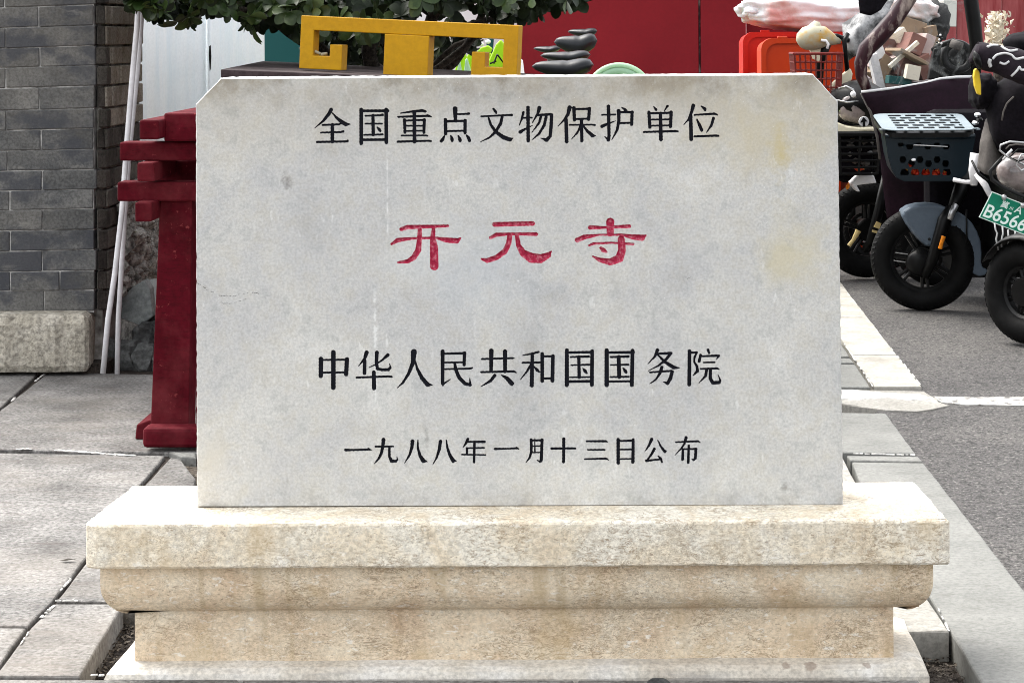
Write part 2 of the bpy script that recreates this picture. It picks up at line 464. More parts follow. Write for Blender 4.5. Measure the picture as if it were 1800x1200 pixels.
def brick_extra(nt, c, pos):
    n = tex_noise(nt, mapping(nt, pos, (2, 2, 3)), 2.3, 5, 0.65)
    w_ = tex_noise(nt, mapping(nt, pos, (1, 1, 1), (6, 1, 2)), 1.6, 4, 0.6)
    c = mix(nt, maprange(nt, w_, 0.42, 0.62, 0, 0.2), c, (0.21, 0.185, 0.15))
    c = mix(nt, maprange(nt, n, 0.50, 0.60, 0, 0.75), c, (0.05, 0.053, 0.062))
    n = tex_noise(nt, mapping(nt, pos, (2, 2, 5), (3, 3, 3)), 3.3, 6, 0.7)
    c = mix(nt, maprange(nt, n, 0.60, 0.68, 0, 0.5), c, (0.27, 0.26, 0.235))
    return c
M_BRICK = mat("grey_brick", [(0.3, (0.09, 0.093, 0.095)), (0.5, (0.155, 0.155, 0.15)), (0.7, (0.23, 0.225, 0.21))], scale=6, rough=0.9,
              fine=0.2, fscale=120, bump=0.7, bdist=0.003, per_object=0.35, extra=brick_extra)
M_BRICK_LIT = mat("lit_side_brick", [(0.3, (0.30, 0.26, 0.20)), (0.5, (0.50, 0.45, 0.37)), (0.7, (0.64, 0.59, 0.51))], scale=9, rough=0.9,  # side face coloured paler than the front, standing in for open sky light
                fine=0.2, fscale=120, bump=0.8, bdist=0.004, per_object=0.3)
M_BRICK_C = mat("corner_brick", [(0.3, (0.06, 0.055, 0.05)), (0.6, (0.19, 0.175, 0.15))], scale=9, rough=0.9,
                fine=0.2, fscale=120, bump=0.8, bdist=0.004, per_object=0.4)
M_POINTING = mat("lime_pointing", [(0.38, (0.16, 0.155, 0.15)), (0.52, (0.45, 0.44, 0.42)), (0.62, (0.66, 0.65, 0.62))], scale=14, rough=0.9, fine=0.1, bump=0.4)
M_POINTING_D = mat("dirty_pointing", [(0.4, (0.10, 0.09, 0.08)), (0.62, (0.40, 0.38, 0.35))], scale=14, rough=0.9, fine=0.1, bump=0.4)
M_FOOT = mat("footing_stone", [(0.3, (0.32, 0.29, 0.23)), (0.5, (0.50, 0.46, 0.38)), (0.7, (0.62, 0.58, 0.50))], scale=10, rough=0.9,
             fine=0.22, fscale=70, bump=1.0, bdist=0.008)
M_RUBBLE = mat("crumbled_stone", [(0.32, (0.14, 0.135, 0.12)), (0.46, (0.40, 0.385, 0.35)), (0.62, (0.62, 0.60, 0.55))], scale=16, rough=0.95,
               fine=0.3, fscale=60, bump=1.0, bdist=0.01, stretch=(1, 1, 0.5))
M_DARKCLOTH = mat('dark_grey_cloth', [(0.3, g(0.006)), (0.6, g(0.03))], scale=10, rough=0.9)
M_ROCK = mat("dark_rock", [(0.32, (0.05, 0.05, 0.05)), (0.6, (0.15, 0.155, 0.15))], scale=14, rough=0.9, fine=0.2, fscale=60, bump=0.8, bdist=0.006)
M_GREYSLAB = mat("grey_slab", [(0.32, (0.20, 0.22, 0.22)), (0.6, (0.36, 0.39, 0.38))], scale=14, rough=0.9, fine=0.15, fscale=60, bump=0.4)
M_PIPE = mat("white_plastic", [(0.35, (0.58, 0.57, 0.58)), (0.6, (0.74, 0.73, 0.74))], scale=9, rough=0.45, fine=0.04)
def hoard_extra(nt, c, pos):
    n = tex_noise(nt, mapping(nt, pos, (16, 3, 0.5)), 1.5, 5, 0.65)
    c = mix(nt, maprange(nt, n, 0.45, 0.68, 0, 0.6), c, (0.68, 0.80, 0.88))
    return c
M_HOARD = mat("pale_blue_paint", [(0.3, (0.86, 0.93, 0.97)), (0.6, (0.94, 0.97, 0.98))], scale=2, rough=0.5, fine=0.03, extra=hoard_extra)
M_TEAL = mat("teal_paint", [(0.3, (0.004, 0.055, 0.055)), (0.7, (0.006, 0.07, 0.068))], scale=2, rough=0.6)
M_WHITEWALL = mat("white_wall", [(0.3, g(0.74)), (0.7, g(0.86))], scale=2, rough=0.8)
M_PALEWALL = mat("pale_wall", [(0.3, (0.55, 0.56, 0.50)), (0.7, (0.68, 0.68, 0.62))], scale=2, rough=0.8)
M_REDWALL = mat("red_wall_paint", [(0.3, (0.18, 0.003, 0.008)), (0.7, (0.235, 0.006, 0.012))], scale=1.6, rough=0.65, fine=0.04, fscale=40)
M_REDFENCE = mat("faded_red", [(0.3, (0.20, 0.022, 0.025)), (0.7, (0.36, 0.10, 0.10))], scale=9, rough=0.7, stretch=(3, 1, 0.3))
def wood_wear(nt, c, pos):
    n = tex_noise(nt, mapping(nt, pos, (0.6, 2, 5)), 11, 5, 0.7)
    c = mix(nt, maprange(nt, math_n(nt, 'ABSOLUTE', math_n(nt, 'SUBTRACT', n, 0.5)), 0.012, 0.0, 0, 0.7), c, (0.02, 0.001, 0.002))
    n = tex_noise(nt, pos, 45, 5, 0.75)
    c = mix(nt, maprange(nt, n, 0.63, 0.68, 0, 0.55), c, (0.30, 0.06, 0.06))
    n = tex_noise(nt, mapping(nt, pos, (1, 1, 1), (3, 3, 3)), 4, 5, 0.7)
    return mix(nt, maprange(nt, n, 0.48, 0.66, 0, 0.45), c, (0.17, 0.03, 0.035))
M_REDWOOD = mat("red_wood", [(0.3, (0.055, 0.0012, 0.0045)), (0.6, (0.085, 0.0022, 0.008)), (0.8, (0.15, 0.010, 0.020))], scale=9, rough=0.7, spec=0.08,
                fine=0.08, fscale=60, bump=0.35, bdist=0.002, stretch=(1, 1, 1), extra=wood_wear)
M_YELLOW = mat("yellow_paint", [(0.3, (0.44, 0.22, 0.002)), (0.7, (0.52, 0.275, 0.003))], scale=5, rough=0.45, fine=0.05, fscale=60, bump=0.15)
M_DARKTOP = mat("dark_timber", [(0.3, (0.022, 0.012, 0.015)), (0.7, (0.08, 0.062, 0.062))], scale=6, rough=0.7, fine=0.2, fscale=50, bump=0.3, stretch=(1, 5, 1))
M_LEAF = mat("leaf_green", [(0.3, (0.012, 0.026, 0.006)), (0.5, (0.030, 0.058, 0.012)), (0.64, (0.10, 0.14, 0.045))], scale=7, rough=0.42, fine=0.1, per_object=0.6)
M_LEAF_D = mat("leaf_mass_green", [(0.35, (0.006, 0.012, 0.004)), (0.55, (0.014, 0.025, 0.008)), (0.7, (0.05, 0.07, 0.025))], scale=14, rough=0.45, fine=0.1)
M_BARK = mat("bark", [(0.3, (0.03, 0.025, 0.02)), (0.7, (0.10, 0.085, 0.07))], scale=20, rough=0.9, fine=0.3, bump=0.8, bdist=0.004)
M_RUBBER = mat("tyre_rubber", [(0.3, g(0.0035)), (0.7, g(0.009))], scale=20, rough=0.6, bump=0.2, fscale=60, spec=0.07)
M_BLACK = mat("black_plastic", [(0.3, g(0.002)), (0.7, g(0.005))], scale=20, rough=0.4, spec=0.15)
M_DARKMETAL = mat("dark_metal", [(0.3, g(0.008)), (0.7, g(0.02))], scale=20, rough=0.4, metal=0.4, spec=0.15)
M_SILVER = mat("worn_silver", [(0.3, g(0.38)), (0.7, g(0.55))], scale=30, rough=0.35, metal=0.8)
M_FENDER = mat("blue_grey_plastic", [(0.3, (0.085, 0.11, 0.14)), (0.7, (0.115, 0.145, 0.18))], scale=6, rough=0.38, fine=0.04)
M_BASKET = mat("navy_plastic", [(0.3, (0.003, 0.008, 0.012)), (0.7, (0.005, 0.012, 0.018))], scale=6, rough=0.35)
M_LID = mat("grey_lid_plastic", [(0.3, (0.17, 0.21, 0.23)), (0.7, (0.22, 0.26, 0.28))], scale=6, rough=0.4)
M_ORANGE = mat("orange_reflector", [(0.3, (0.62, 0.16, 0.008)), (0.7, (0.80, 0.28, 0.02))], scale=200, rough=0.2)
M_PURPLE = mat("purple_cloth", [(0.3, (0.008, 0.002, 0.006)), (0.7, (0.020, 0.005, 0.014))], scale=7, rough=0.8, fine=0.15, bump=0.3)
M_MAROON = mat("maroon_tube", [(0.3, (0.008, 0.003, 0.004)), (0.52, (0.03, 0.008, 0.012)), (0.64, (0.30, 0.24, 0.21))], scale=14, rough=0.35, stretch=(1,1,0.4))  # pale ramp stop paints highlights into the dark tube colour
M_PIPING = mat("white_piping", [(0.3, g(0.5)), (0.7, g(0.65))], scale=20, rough=0.6)
M_BLACKCLOTH = mat("black_cloth", [(0.3, (0.0035, 0.003, 0.0045)), (0.7, (0.010, 0.008, 0.011))], scale=9, rough=0.9, fine=0.2, bump=0.3, spec=0.1)
M_GREYCLOTH = mat("grey_cloth", [(0.3, (0.07, 0.062, 0.057)), (0.7, (0.13, 0.118, 0.108))], scale=9, rough=0.9, fine=0.1, bump=0.3)
M_SILVERCLOTH = mat("silver_cloth", [(0.38, (0.03, 0.032, 0.035)), (0.6, (0.42, 0.42, 0.42))], scale=10, rough=0.6, fine=0.1, bump=0.3)
M_CREAM = mat("cream_plastic", [(0.3, (0.62, 0.55, 0.40)), (0.7, (0.74, 0.70, 0.52))], scale=8, rough=0.5)
M_CREAM_Y = mat("yellowed_cream", [(0.36, (0.46, 0.27, 0.06)), (0.48, (0.40, 0.38, 0.28))], scale=9, rough=0.5)
M_YSTRIP = mat("yellow_strip", [(0.3, (0.62, 0.42, 0.02)), (0.7, (0.74, 0.52, 0.03))], scale=9, rough=0.4)
M_BINRED = mat("bin_red", [(0.3, (0.42, 0.006, 0.001)), (0.7, (0.50, 0.009, 0.002))], scale=5, rough=0.42)
M_BINORANGE = mat("bin_orange", [(0.3, (0.44, 0.028, 0.001)), (0.7, (0.52, 0.038, 0.002))], scale=5, rough=0.42)
M_SACK = mat("white_sack", [(0.32, (0.50, 0.26, 0.24)), (0.42, (0.56, 0.46, 0.44)), (0.50, (0.64, 0.64, 0.65))], scale=4, rough=0.45, bump=0.25, fscale=25, bdist=0.01)
M_LIME = mat("lime_plastic", [(0.3, (0.30, 0.58, 0.012)), (0.7, (0.44, 0.74, 0.025))], scale=5, rough=0.35)
M_PALEGREEN = mat("pale_green_plastic", [(0.3, (0.33, 0.52, 0.34)), (0.7, (0.42, 0.62, 0.42))], scale=5, rough=0.4)
M_SEAT = mat("saddle_vinyl", [(0.3, (0.009, 0.010, 0.012)), (0.7, (0.016, 0.018, 0.021))], scale=5, rough=0.36)
M_WHITEP = mat("white_gloss", [(0.3, g(0.70)), (0.7, g(0.82))], scale=5, rough=0.3)
M_CARD = mat("cardboard", [(0.3, (0.28, 0.19, 0.12)), (0.7, (0.42, 0.31, 0.21))], scale=5, rough=0.85, per_object=0.4)
M_CARD_R = mat("brown_red_card", [(0.3, (0.13, 0.06, 0.05)), (0.7, (0.22, 0.11, 0.09))], scale=5, rough=0.85, per_object=0.3)
M_CARD_P = mat("pink_card", [(0.3, (0.42, 0.32, 0.30)), (0.7, (0.56, 0.44, 0.41))], scale=5, rough=0.85, per_object=0.2)
M_CARD_C = mat("cream_card", [(0.3, (0.60, 0.54, 0.42)), (0.7, (0.74, 0.68, 0.56))], scale=5, rough=0.85)
M_PLATE = mat("plate_green", [(0.3, (0.0, 0.15, 0.085)), (0.7, (0.005, 0.18, 0.10))], scale=5, rough=0.35)
M_PLATE_W = mat("plate_white", [(0.3, (0.62, 0.74, 0.68)), (0.7, (0.70, 0.80, 0.74))], scale=5, rough=0.4)
M_LENS = mat("smoky_lens", [(0.35, (0.05, 0.045, 0.045)), (0.6, (0.24, 0.20, 0.19))], scale=14, rough=0.12, coat=0.6)
M_WIRE_R = mat("dark_red_wire", [(0.3, (0.10, 0.01, 0.008)), (0.7, (0.20, 0.02, 0.015))], scale=5, rough=0.4)
M_GOLD = mat("gold_sticker", [(0.3, (0.50, 0.38, 0.16)), (0.7, (0.60, 0.48, 0.22))], scale=5, rough=0.4)
M_REDPACK = mat("red_wrapper", [(0.3, (0.45, 0.02, 0.01)), (0.55, (0.62, 0.05, 0.02)), (0.66, (0.75, 0.55, 0.1))], scale=60, rough=0.3)
# clear film: thin plastic, grey noise streaks stand in for crinkles and reflections
M_FILM = bpy.data.materials.new("clear_film"); M_FILM.use_nodes = True
_nt = M_FILM.node_tree; _nt.nodes.clear()
_o = _nt.nodes.new('ShaderNodeOutputMaterial'); _mx = _nt.nodes.new('ShaderNodeMixShader')
_tr = _nt.nodes.new('ShaderNodeBsdfTransparent'); _gl = _nt.nodes.new('ShaderNodeBsdfPrincipled')
_gl.inputs['Base Color'].default_value = (0.30, 0.31, 0.30, 1); _gl.inputs['Roughness'].default_value = 0.18
_ge = _nt.nodes.new('ShaderNodeNewGeometry')
_f = maprange(_nt, tex_noise(_nt, _ge.outputs['Position'], 9, 6, 0.65, 1.5), 0.52, 0.64, 0.03, 0.42)
L(_nt, _f, _mx.inputs[0]); L(_nt, _tr.outputs[0], _mx.inputs[1]); L(_nt, _gl.outputs[0], _mx.inputs[2]); L(_nt, _mx.outputs[0], _o.inputs[0])
# ================================================================== outline blocks
def densify(pts, step):
    out = []
    n = len(pts)
    for i in range(n):
        a, b = Vector(pts[i]), Vector(pts[(i+1) % n])
        k = max(1, int((b-a).length/step))
        for j in range(k):
            out.append(a + (b-a)*(j/k))
    return out

def area2(pts):
    return sum(pts[i][0]*pts[(i+1) % len(pts)][1] - pts[(i+1) % len(pts)][0]*pts[i][1] for i in range(len(pts)))/2

def inset(pts, d):
    n = len(pts); out = []
    for i in range(n):
        p0, p1, p2 = Vector(pts[i-1]), Vector(pts[i]), Vector(pts[(i+1) % n])
        e1, e2 = (p1-p0), (p2-p1)
        e1 = e1.normalized() if e1.length > 1e-9 else Vector((1,0))
        e2 = e2.normalized() if e2.length > 1e-9 else e1
        n1, n2 = Vector((-e1.y, e1.x)), Vector((-e2.y, e2.x))
        m = (n1+n2)
        m = m.normalized() if m.length > 1e-6 else n1
        c = max(0.35, m.dot(n1))
        out.append(p1 + m*(d/c))
    return out

def stone_levels(outline, levels, jit=0.0, step=0.03, seed=1, zj=0.0, step_pts=True):
    """outline 2-D ccw; levels [(inset, z)] bottom to top -> MB"""
    rnd = random.Random(seed)
    pts = [Vector((p[0], p[1])) for p in outline]
    if area2(pts) < 0: pts.reverse()
    if step_pts: pts = densify(pts, step)
    mb = MB()
    n = len(pts)
    rings = []
    off = [noise.noise(Vector((p.x*23+seed, p.y*23, seed)))*jit + rnd.uniform(-.4, .4)*jit for p in pts]
    for ins, z in levels:
        q = inset(pts, ins)
        ring = []
        for i, p in enumerate(q):
            nrm = (pts[i]-p)
            c = inset(pts, 1e-3)[0] if False else None
            ring.append((p.x, p.y, z))
        rings.append(ring)
    # chip jitter in xy along the edge normal
    qn = inset(pts, 0.001)
    nr = [(pts[i]-qn[i]).normalized() for i in range(n)]
    vs = []
    for li, ring in enumerate(rings):
        for i, (x, y, z) in enumerate(ring):
            k = off[i] + rnd.uniform(-.25, .25)*jit
            vs.append((x + nr[i].x*k, y + nr[i].y*k, z + rnd.uniform(-1, 1)*zj*(1 if 0 < li < len(rings)-1 else 0)))
    fs = []
    for li in range(len(rings)-1):
        for i in range(n):
            j = (i+1) % n
            fs.append((li*n+i, li*n+j, (li+1)*n+j, (li+1)*n+i))
    fs.append(tuple(reversed(range(n))))
    fs.append(tuple(range((len(rings)-1)*n, len(rings)*n)))
    mb.add(vs, fs)
    return mb

# ================================================================== ground
ground = MB()
ground.add([(-250, -30, -0.075), (250, -30, -0.075), (250, 300, -0.075), (-250, 300, -0.075)], [(0,1,2,3)])
kind(ground.build("ground", M_SOIL), 'structure')

def gline(pts, z=0.0): return [G(x, y, z) for x, y in pts]
# asphalt carriageway, 8 mm below the paving, starts under the paving edge
edge = gline([(1290, 330), (1392, 420), (1462, 498), (1540, 608), (1596, 681), (1536, 722), (1586, 784), (1620, 830), (1705, 945), (1780, 1045), (1950, 1270)])
near = G(2300, 1800)
road = MB()
poly = [(p.x, p.y) for p in edge]
vs = [(x, y, -0.008) for x, y in poly]
far = [(-60, 120), (60, 120), (60, -3)]
out = [(-60, 13.5, -0.008)] + vs[0:0]
pl = [(-60, 120), (-60, 13.5), (poly[0][0], 13.5)] + poly + [(poly[-1][0]+0.6, 1.0), (poly[-1][0]+0.8, -3), (60, -3), (60, 120)]
road.add([(x, y, -0.008) for x, y in pl], [tuple(range(len(pl)))])
kind(road.build("road", M_ASPHALT), 'structure')

pav = bpy.data.objects.new("pavement", None); col.objects.link(pav); kind(pav, 'structure')

def tile(pxs, mat_=None, top=0.0, thick=0.06, gap=0.004, seed=0, jit=0.0016, name="paving_slab", label=None, world=None):
    pts = world or [(G(x, y).x, G(x, y).y) for x, y in pxs]
    pts = [Vector(p) for p in pts]
    if area2(pts) < 0: pts.reverse()
    pts = inset(densify(pts, 0.05), gap/2)
    b = 0.003
    mb = stone_levels([tuple(p) for p in pts], [(0, top-thick), (0, top-b*1.2), (b*0.5, top-b*0.35), (b*1.6, top)], jit=jit, seed=seed, step_pts=False)
    o = mb.build(name, mat_ or M_PAVE, pav)
    if label: o['label'] = label
    return o

# left field of large flags
tile([(-420, 648), (-60, 650), (72, 652), (0, 718), (-88, 790), (-500, 786)], seed=1, gap=0.0045)
tile([(85, 653), (270, 658), (560, 664), (560, 800), (298, 795), (-78, 788), (2, 719)], seed=2, gap=0.0045)
tile([(-800, 790), (-85, 794), (292, 800), (243, 856), (137, 999), (93, 1056), (50, 1099), (-800, 1099)], seed=3, gap=0.0045, jit=.002)
tile([(-900, 1102), (47, 1102), (-16, 1188), (-900, 1188)], seed=4, gap=0.003)
tile([(248, 858), (299, 803), (318, 806), (345, 840), (300, 1056), (97, 1056), (140, 1001), (247, 859)], seed=5, gap=0.003)
tile([(96, 1060), (218, 1060), (141, 1187), (-11, 1187), (53, 1102)], seed=6, gap=0.003)
tile([(-700, 1192), (420, 1192), (500, 1290), (-800, 1290)], seed=7, gap=0.004)
tile([(424, 1193), (1010, 1193), (1040, 1290), (500, 1290)], seed=71, gap=0.004)
tile([(1014, 1193), (1615, 1193), (1700, 1290), (1044, 1290)], seed=72, gap=0.004)
for k in range(3):   # continue towards and past the camera's side
    x0 = -1.9 + k*0.62
    tile(None, world=[(x0, 3.205), (x0+0.6, 3.205), (x0+0.6, 2.6), (x0, 2.6)], seed=80+k)
# small cut pieces between the stand and the pedestal
tile([(296, 796), (345, 797), (345, 806), (318, 804)], M_PAVE_R, seed=8, top=0.004, gap=0.002)
tile([(348, 796), (560, 800), (560, 816), (350, 806)], M_PAVE_R, seed=9, top=0.002, gap=0.002)
so = MB(); a = gline([(322, 806), (560, 812), (620, 900), (270, 900)], -0.02)
so.add(a, [(0,1,2,3)]); kind(so.build("rough_concrete", M_SOIL, None), 'structure')

jb = MB()
a = gline([(-900, 640), (560, 655), (560, 797), (322, 803), (250, 1000), (214, 1066), (138, 1188), (120, 1300), (-1000, 1300)], -0.011)
jb.add(a, [tuple(range(len(a)))])
kind(jb.build("joint_bed", M_SOIL_D, None), 'structure')
# right strip
tile([(1340, 722), (1558, 726), (1610, 796), (1340, 792)], M_PAVE_R, seed=11, gap=0.003)
tile([(1488, 800), (1614, 801), (1622, 810), (1494, 808)], M_PAVE_R, seed=12, gap=0.0015)
tile([(1496, 811), (1624, 813), (1640, 832), (1722, 936), (1798, 1032), (1968, 1250), (1765, 1260), (1716, 1186), (1704, 1166), (1634, 1048), (1512, 850)], M_PAVE_R, seed=13, gap=0.003)
tile([(1330, 800), (1480, 800), (1505, 850), (1625, 1044), (1670, 1112), (1540, 1115), (1330, 1112)], M_PAVE_L, seed=14, gap=0.004, top=0.004)
# tiles left of the white kerb
tile([(1290, 598), (1478, 600), (1494, 626), (1290, 625)], M_PAVE_R, seed=15, gap=0.004)
tile([(1290, 628), (1496, 629), (1502, 637), (1290, 636)], M_PAVE_R, seed=16, gap=0.003)
tile([(1290, 640), (1504, 640), (1531, 680), (1290, 680)], M_PAVE_R, seed=17, gap=0.004)
tile([(1150, 530), (1432, 532), (1476, 597), (1150, 596)], M_PAVE_R, seed=18, gap=0.004)
# hidden flags behind the stele, for other viewpoints
for k in range(5):
    tile([(565+k*150, 662-k*10), (712+k*150, 664-k*10), (712+k*150, 790), (565+k*150, 790)], seed=30+k, gap=0.006)
    tile([(565+k*150, 795), (712+k*150, 795), (712+k*150, 845), (565+k*150, 845)], seed=40+k, gap=0.006)
# white kerb stones
kerb_lines = [(0.0, 1.0)]
def kerb(y0, y1, seed):
    def xl(y): return 1536 + 0.6875*(y-681)
    def xr(y): return 1621 + 0.79*(y-681) + (0.00007*(681-y)**2 if y < 681 else 0)
    tile([(xl(y0), y0), (xr(y0), y0), (xr(y1), y1), (xl(y1), y1)], M_KERB, seed=seed, gap=0.003, top=0.004, name="kerb_stone", jit=.0022)
for i, (a, b) in enumerate([(626, 681), (560, 625), (505, 559), (458, 504), (418, 457), (384, 417)]): kerb(a, b, 50+i)
# broken cement band across the strip
tile([(1330, 682), (1536, 683), (1624, 685), (1636, 692), (1652, 704), (1668, 710), (1640, 717), (1612, 721), (1556, 718), (1520, 712), (1480, 707), (1330, 706)],
     M_PAVE_L, seed=61, gap=0.001, top=-0.003, jit=0.007, name="cement_band")
tile([(1330, 684), (1500, 684), (1560, 690), (1618, 692), (1640, 700), (1600, 702), (1560, 697), (1505, 701), (1330, 697)],
     M_MORTAR, seed=62, gap=0.001, top=0.0005, thick=0.01, jit=0.006, name="plaster_smear")
# white line on the carriageway
wl = stone_levels([(G(x, y).x, G(x, y).y) for x, y in [(1640, 693), (1700, 695), (1800, 695), (2050, 697), (2050, 715), (1800, 709), (1700, 708), (1655, 704)]],
                  [(0, -0.0078), (0, -0.0045), (0.002, -0.004)], jit=0.004, step=0.02, seed=5)
kind(wl.build("road_marking", M_PAINT), 'structure')

# loose mortar crumbs and smears in the joints
mo = MB(); rnd = random.Random(4)
def smear(pl, w, z=0.0015, n=30, prob=0.8):
    for i in range(len(pl)-1):
        (x0, y0), (x1, y1) = pl[i], pl[i+1]
        for k in range(n):
            if rnd.random() > prob: continue
            t0, t1 = k/n, (k+1.15)/n
            a = G(x0+(x1-x0)*t0, y0+(y1-y0)*t0, z); b = G(x0+(x1-x0)*t1, y0+(y1-y0)*t1, z)
            d = (b-a); nn = Vector((-d.y, d.x, 0)).normalized()*w*rnd.uniform(.45, 1.1)
            h = Vector((0, 0, rnd.uniform(.001, .003)))
            mo.add([a-nn, b-nn*rnd.uniform(.6, 1.1), b+nn, a+nn, a-nn*.6+h, b-nn*.6+h, b+nn*.6+h, a+nn*.6+h],
                   [(3,2,1,0),(4,5,6,7),(0,1,5,4),(1,2,6,5),(2,3,7,6),(3,0,4,7)])
smear([(96, 791), (238, 801)], 0.006, n=26, prob=1.0)
smear([(28, 789), (56, 789)], 0.005, n=8)
smear([(80, 656), (62, 670)], 0.004, n=8)
smear([(30, 696), (20, 705)], 0.004, n=5)
smear([(124, 1018), (106, 1038)], 0.0025, n=12, prob=.6)
smear([(97, 1056), (136, 1056)], 0.002, n=12, prob=.7)
smear([(97, 1062), (72, 1085)], 0.0035, n=16, prob=.75)
smear([(50, 1112), (36, 1132)], 0.002, n=8)
smear([(1492, 797), (1612, 800)], 0.0035, n=30, prob=.85)
smear([(1640, 1050), (1668, 1108)], 0.002, n=14, prob=.5)
smear([(1490, 516), (1560, 606)], 0.003, n=24, prob=.6)
smear([(1566, 612), (1622, 681)], 0.003, n=24, prob=.5)
smear([(1484, 604), (1534, 679)], 0.003, n=30, prob=.7)
smear([(160, 1186), (182, 1187)], 0.004, n=6, prob=.9)
kind(mo.build("mortar_crumbs", M_MORTAR), 'stuff')
# leaf litter and grit in the hollows
li = MB(); rnd = random.Random(9)
def grit(poly, n, z, smin, smax):
    xs = [p[0] for p in poly]; ys = [p[1] for p in poly]
    k = 0
    while k < n:
        x, y = rnd.uniform(min(xs), max(xs)), rnd.uniform(min(ys), max(ys))
        ins = False
        for i in range(len(poly)):
            (x0, y0), (x1, y1) = poly[i], poly[i-1]
            if (y0 > y) != (y1 > y) and x < (x1-x0)*(y-y0)/(y1-y0)+x0: ins = not ins
        if not ins: continue
        k += 1
        p = G(x, y, z); s = rnd.uniform(smin, smax)
        q = [p + Vector((rnd.uniform(-s, s), rnd.uniform(-s, s), rnd.uniform(0, s))) for _ in range(5)]
        li.add(q, [(0,1,2), (0,2,3), (1,2,4), (0,3,4)])
grit([(222, 1068), (240, 1068), (236, 1120), (185, 1185), (150, 1185)], 260, -0.045, .003, .008)
grit([(1592, 1125), (1672, 1122), (1712, 1198), (1632, 1198)], 220, -0.045, .002, .008)
grit([(322, 808), (345, 808), (345, 850), (290, 850)], 60, -0.018, .002, .005)
grit([(0, 642), (160, 644), (160, 652), (0, 651)], 160, 0.0, .002, .007)
kind(li.build("loose_grit", M_SOIL), 'stuff')
so = MB(); a = gline([(200, 1050), (300, 1050), (300, 1192), (120, 1192)], -0.05)
so.add(a, [(0,1,2,3)])
a = gline([(1560, 1090), (1720, 1090), (1790, 1210), (1560, 1210)], -0.05)
so.add(a, [(0,1,2,3)])
kind(so.build("bare_soil", M_SOIL_D), 'structure')

# dark dead leaf on the flags
dl = MB(); c = G(118, 985, 0.003)
dl.add([c+Vector((-.014, 0, 0)), c+Vector((-.004, -.006, .002)), c+Vector((.012, -.002, .004)), c+Vector((.016, .004, .002)), c+Vector((0, .007, .003))], [(0,1,2,3,4)])
tag(dl.build("dead_leaf", M_BARK, None, solid=.001), "dark dead leaf lying on the grey flags left of the pedestal", "leaf")
# dark round stone at the foot of the pedestal
st = MB(); st.blob(P(1157, 1200, 3.44) + Vector((0, 0, -.004)), (0.021, 0.016, 0.012), amp=.12, seed=3)
tag(st.build("dark_pebble", M_ROCK, None, smooth=True), "small dark rounded stone lying at the foot of the pedestal", "stone")

# ================================================================== pedestal
DF = 3.47
ped = thing("pedestal", "cream granite pedestal with rounded moulding carrying the inscribed stele", "pedestal", ((-.117), DF+.15, 0))
XL, XR = -0.8215, 0.5874
out = [(XL+.020, DF), (XR-.002, DF), (XR, DF+.003), (XR-.010, DF+.295), (XL+.016, DF+.295), (XL, DF+.022), (XL+.004, DF+.009)]
stone_levels(out, [(0.003, .1842), (0, .1875), (0, .2525), (.0015, .2560), (.006, .2582)], jit=.0016, step=.012, seed=2, zj=.0012).build("cap_slab", M_CAP, ped, smooth=False)
# moulding
rx0, rx1, ry0, ry1 = -.800, .5645, DF+.024, DF+.27
lev = []
Rr = .050
for k in range(0, 11):
    th = k/10*math.pi/2
    lev.append((.040*(1-math.sin(th)), .1003 + .052*(1-math.cos(th))))
lev = lev[0:]
lev.append((0, .170)); lev.append((0, .1838))
mm = stone_levels([(rx0, ry0), (rx1, ry0), (rx1, ry1), (rx0, ry1)], lev, jit=.0006, step=.02, seed=3)
mm.build("rounded_moulding", M_DADO, ped, smooth=False)
dx0, dx1, dy0, dy1 = -.752, .5045, DF+.062, DF+.24
stone_levels([(dx0, dy0), (dx1, dy0), (dx1, dy1), (dx0, dy1)], [(0, -.02), (0, .125)], jit=.0010, step=.02, seed=4, zj=.0005).build("dado_block", M_DADO, ped)
ax0, ax1, ay0, ay1 = -.795, .558, 3.492, 3.80
stone_levels([(ax0, ay0), (ax1, ay0), (ax1+.006, ay1), (ax0+.01, ay1)], [(0, -.07), (0.0, -.004), (.004, .006), (.016, .0125), (.040, .0165), (.055, .0175)],
             jit=.003, step=.075, seed=5, zj=.0010).build("plinth", M_APRON, ped)

# ================================================================== stele
DS = 3.583
ste = thing("stele", "grey marble heritage stele with carved black and red Chinese lines, corners cut off", "stele", (P(914, 888, DS).x, DS+.065, P(914, 888, DS).z))
exec_chars = True
# --- strokes: (x, y, width) in the frames below
FR = {'A': (540, 170, 4.865), 'B': (900, 170, 4.737), 'C': (670, 370, 3.75), 'D': (540, 600, 4.865), 'E': (900, 600, 4.615), 'F': (590, 755, 5.294), 'G': (900, 755, 5.294)}
CH = []
def ch(fr, *strokes): CH.append((fr, strokes))
ch('A', [(205,112,26),(185,150,24),(140,205,18),(65,268,4)], [(215,140,8),(250,180,18),(300,220,28),(332,238,28),(370,236,4)],
   [(132,243,14),(270,238,14),(285,232,12)], [(118,308,12),(290,304,14),(308,298,18)], [(85,388,16),(330,384,15),(345,380,18)], [(215,240,24),(215,385,26)])
ch('A', [(462,112,26),(462,400,26)], [(675,112,26),(677,392,26)], [(455,122,18),(690,122,20)], [(462,370,18),(680,368,18)],
   [(498,165,12),(630,160,14),(645,156,18)], [(498,232,12),(640,232,12)], [(488,328,12),(645,324,14)], [(562,162,22),(565,325,24)], [(598,262,8),(615,280,22),(625,295,16)])
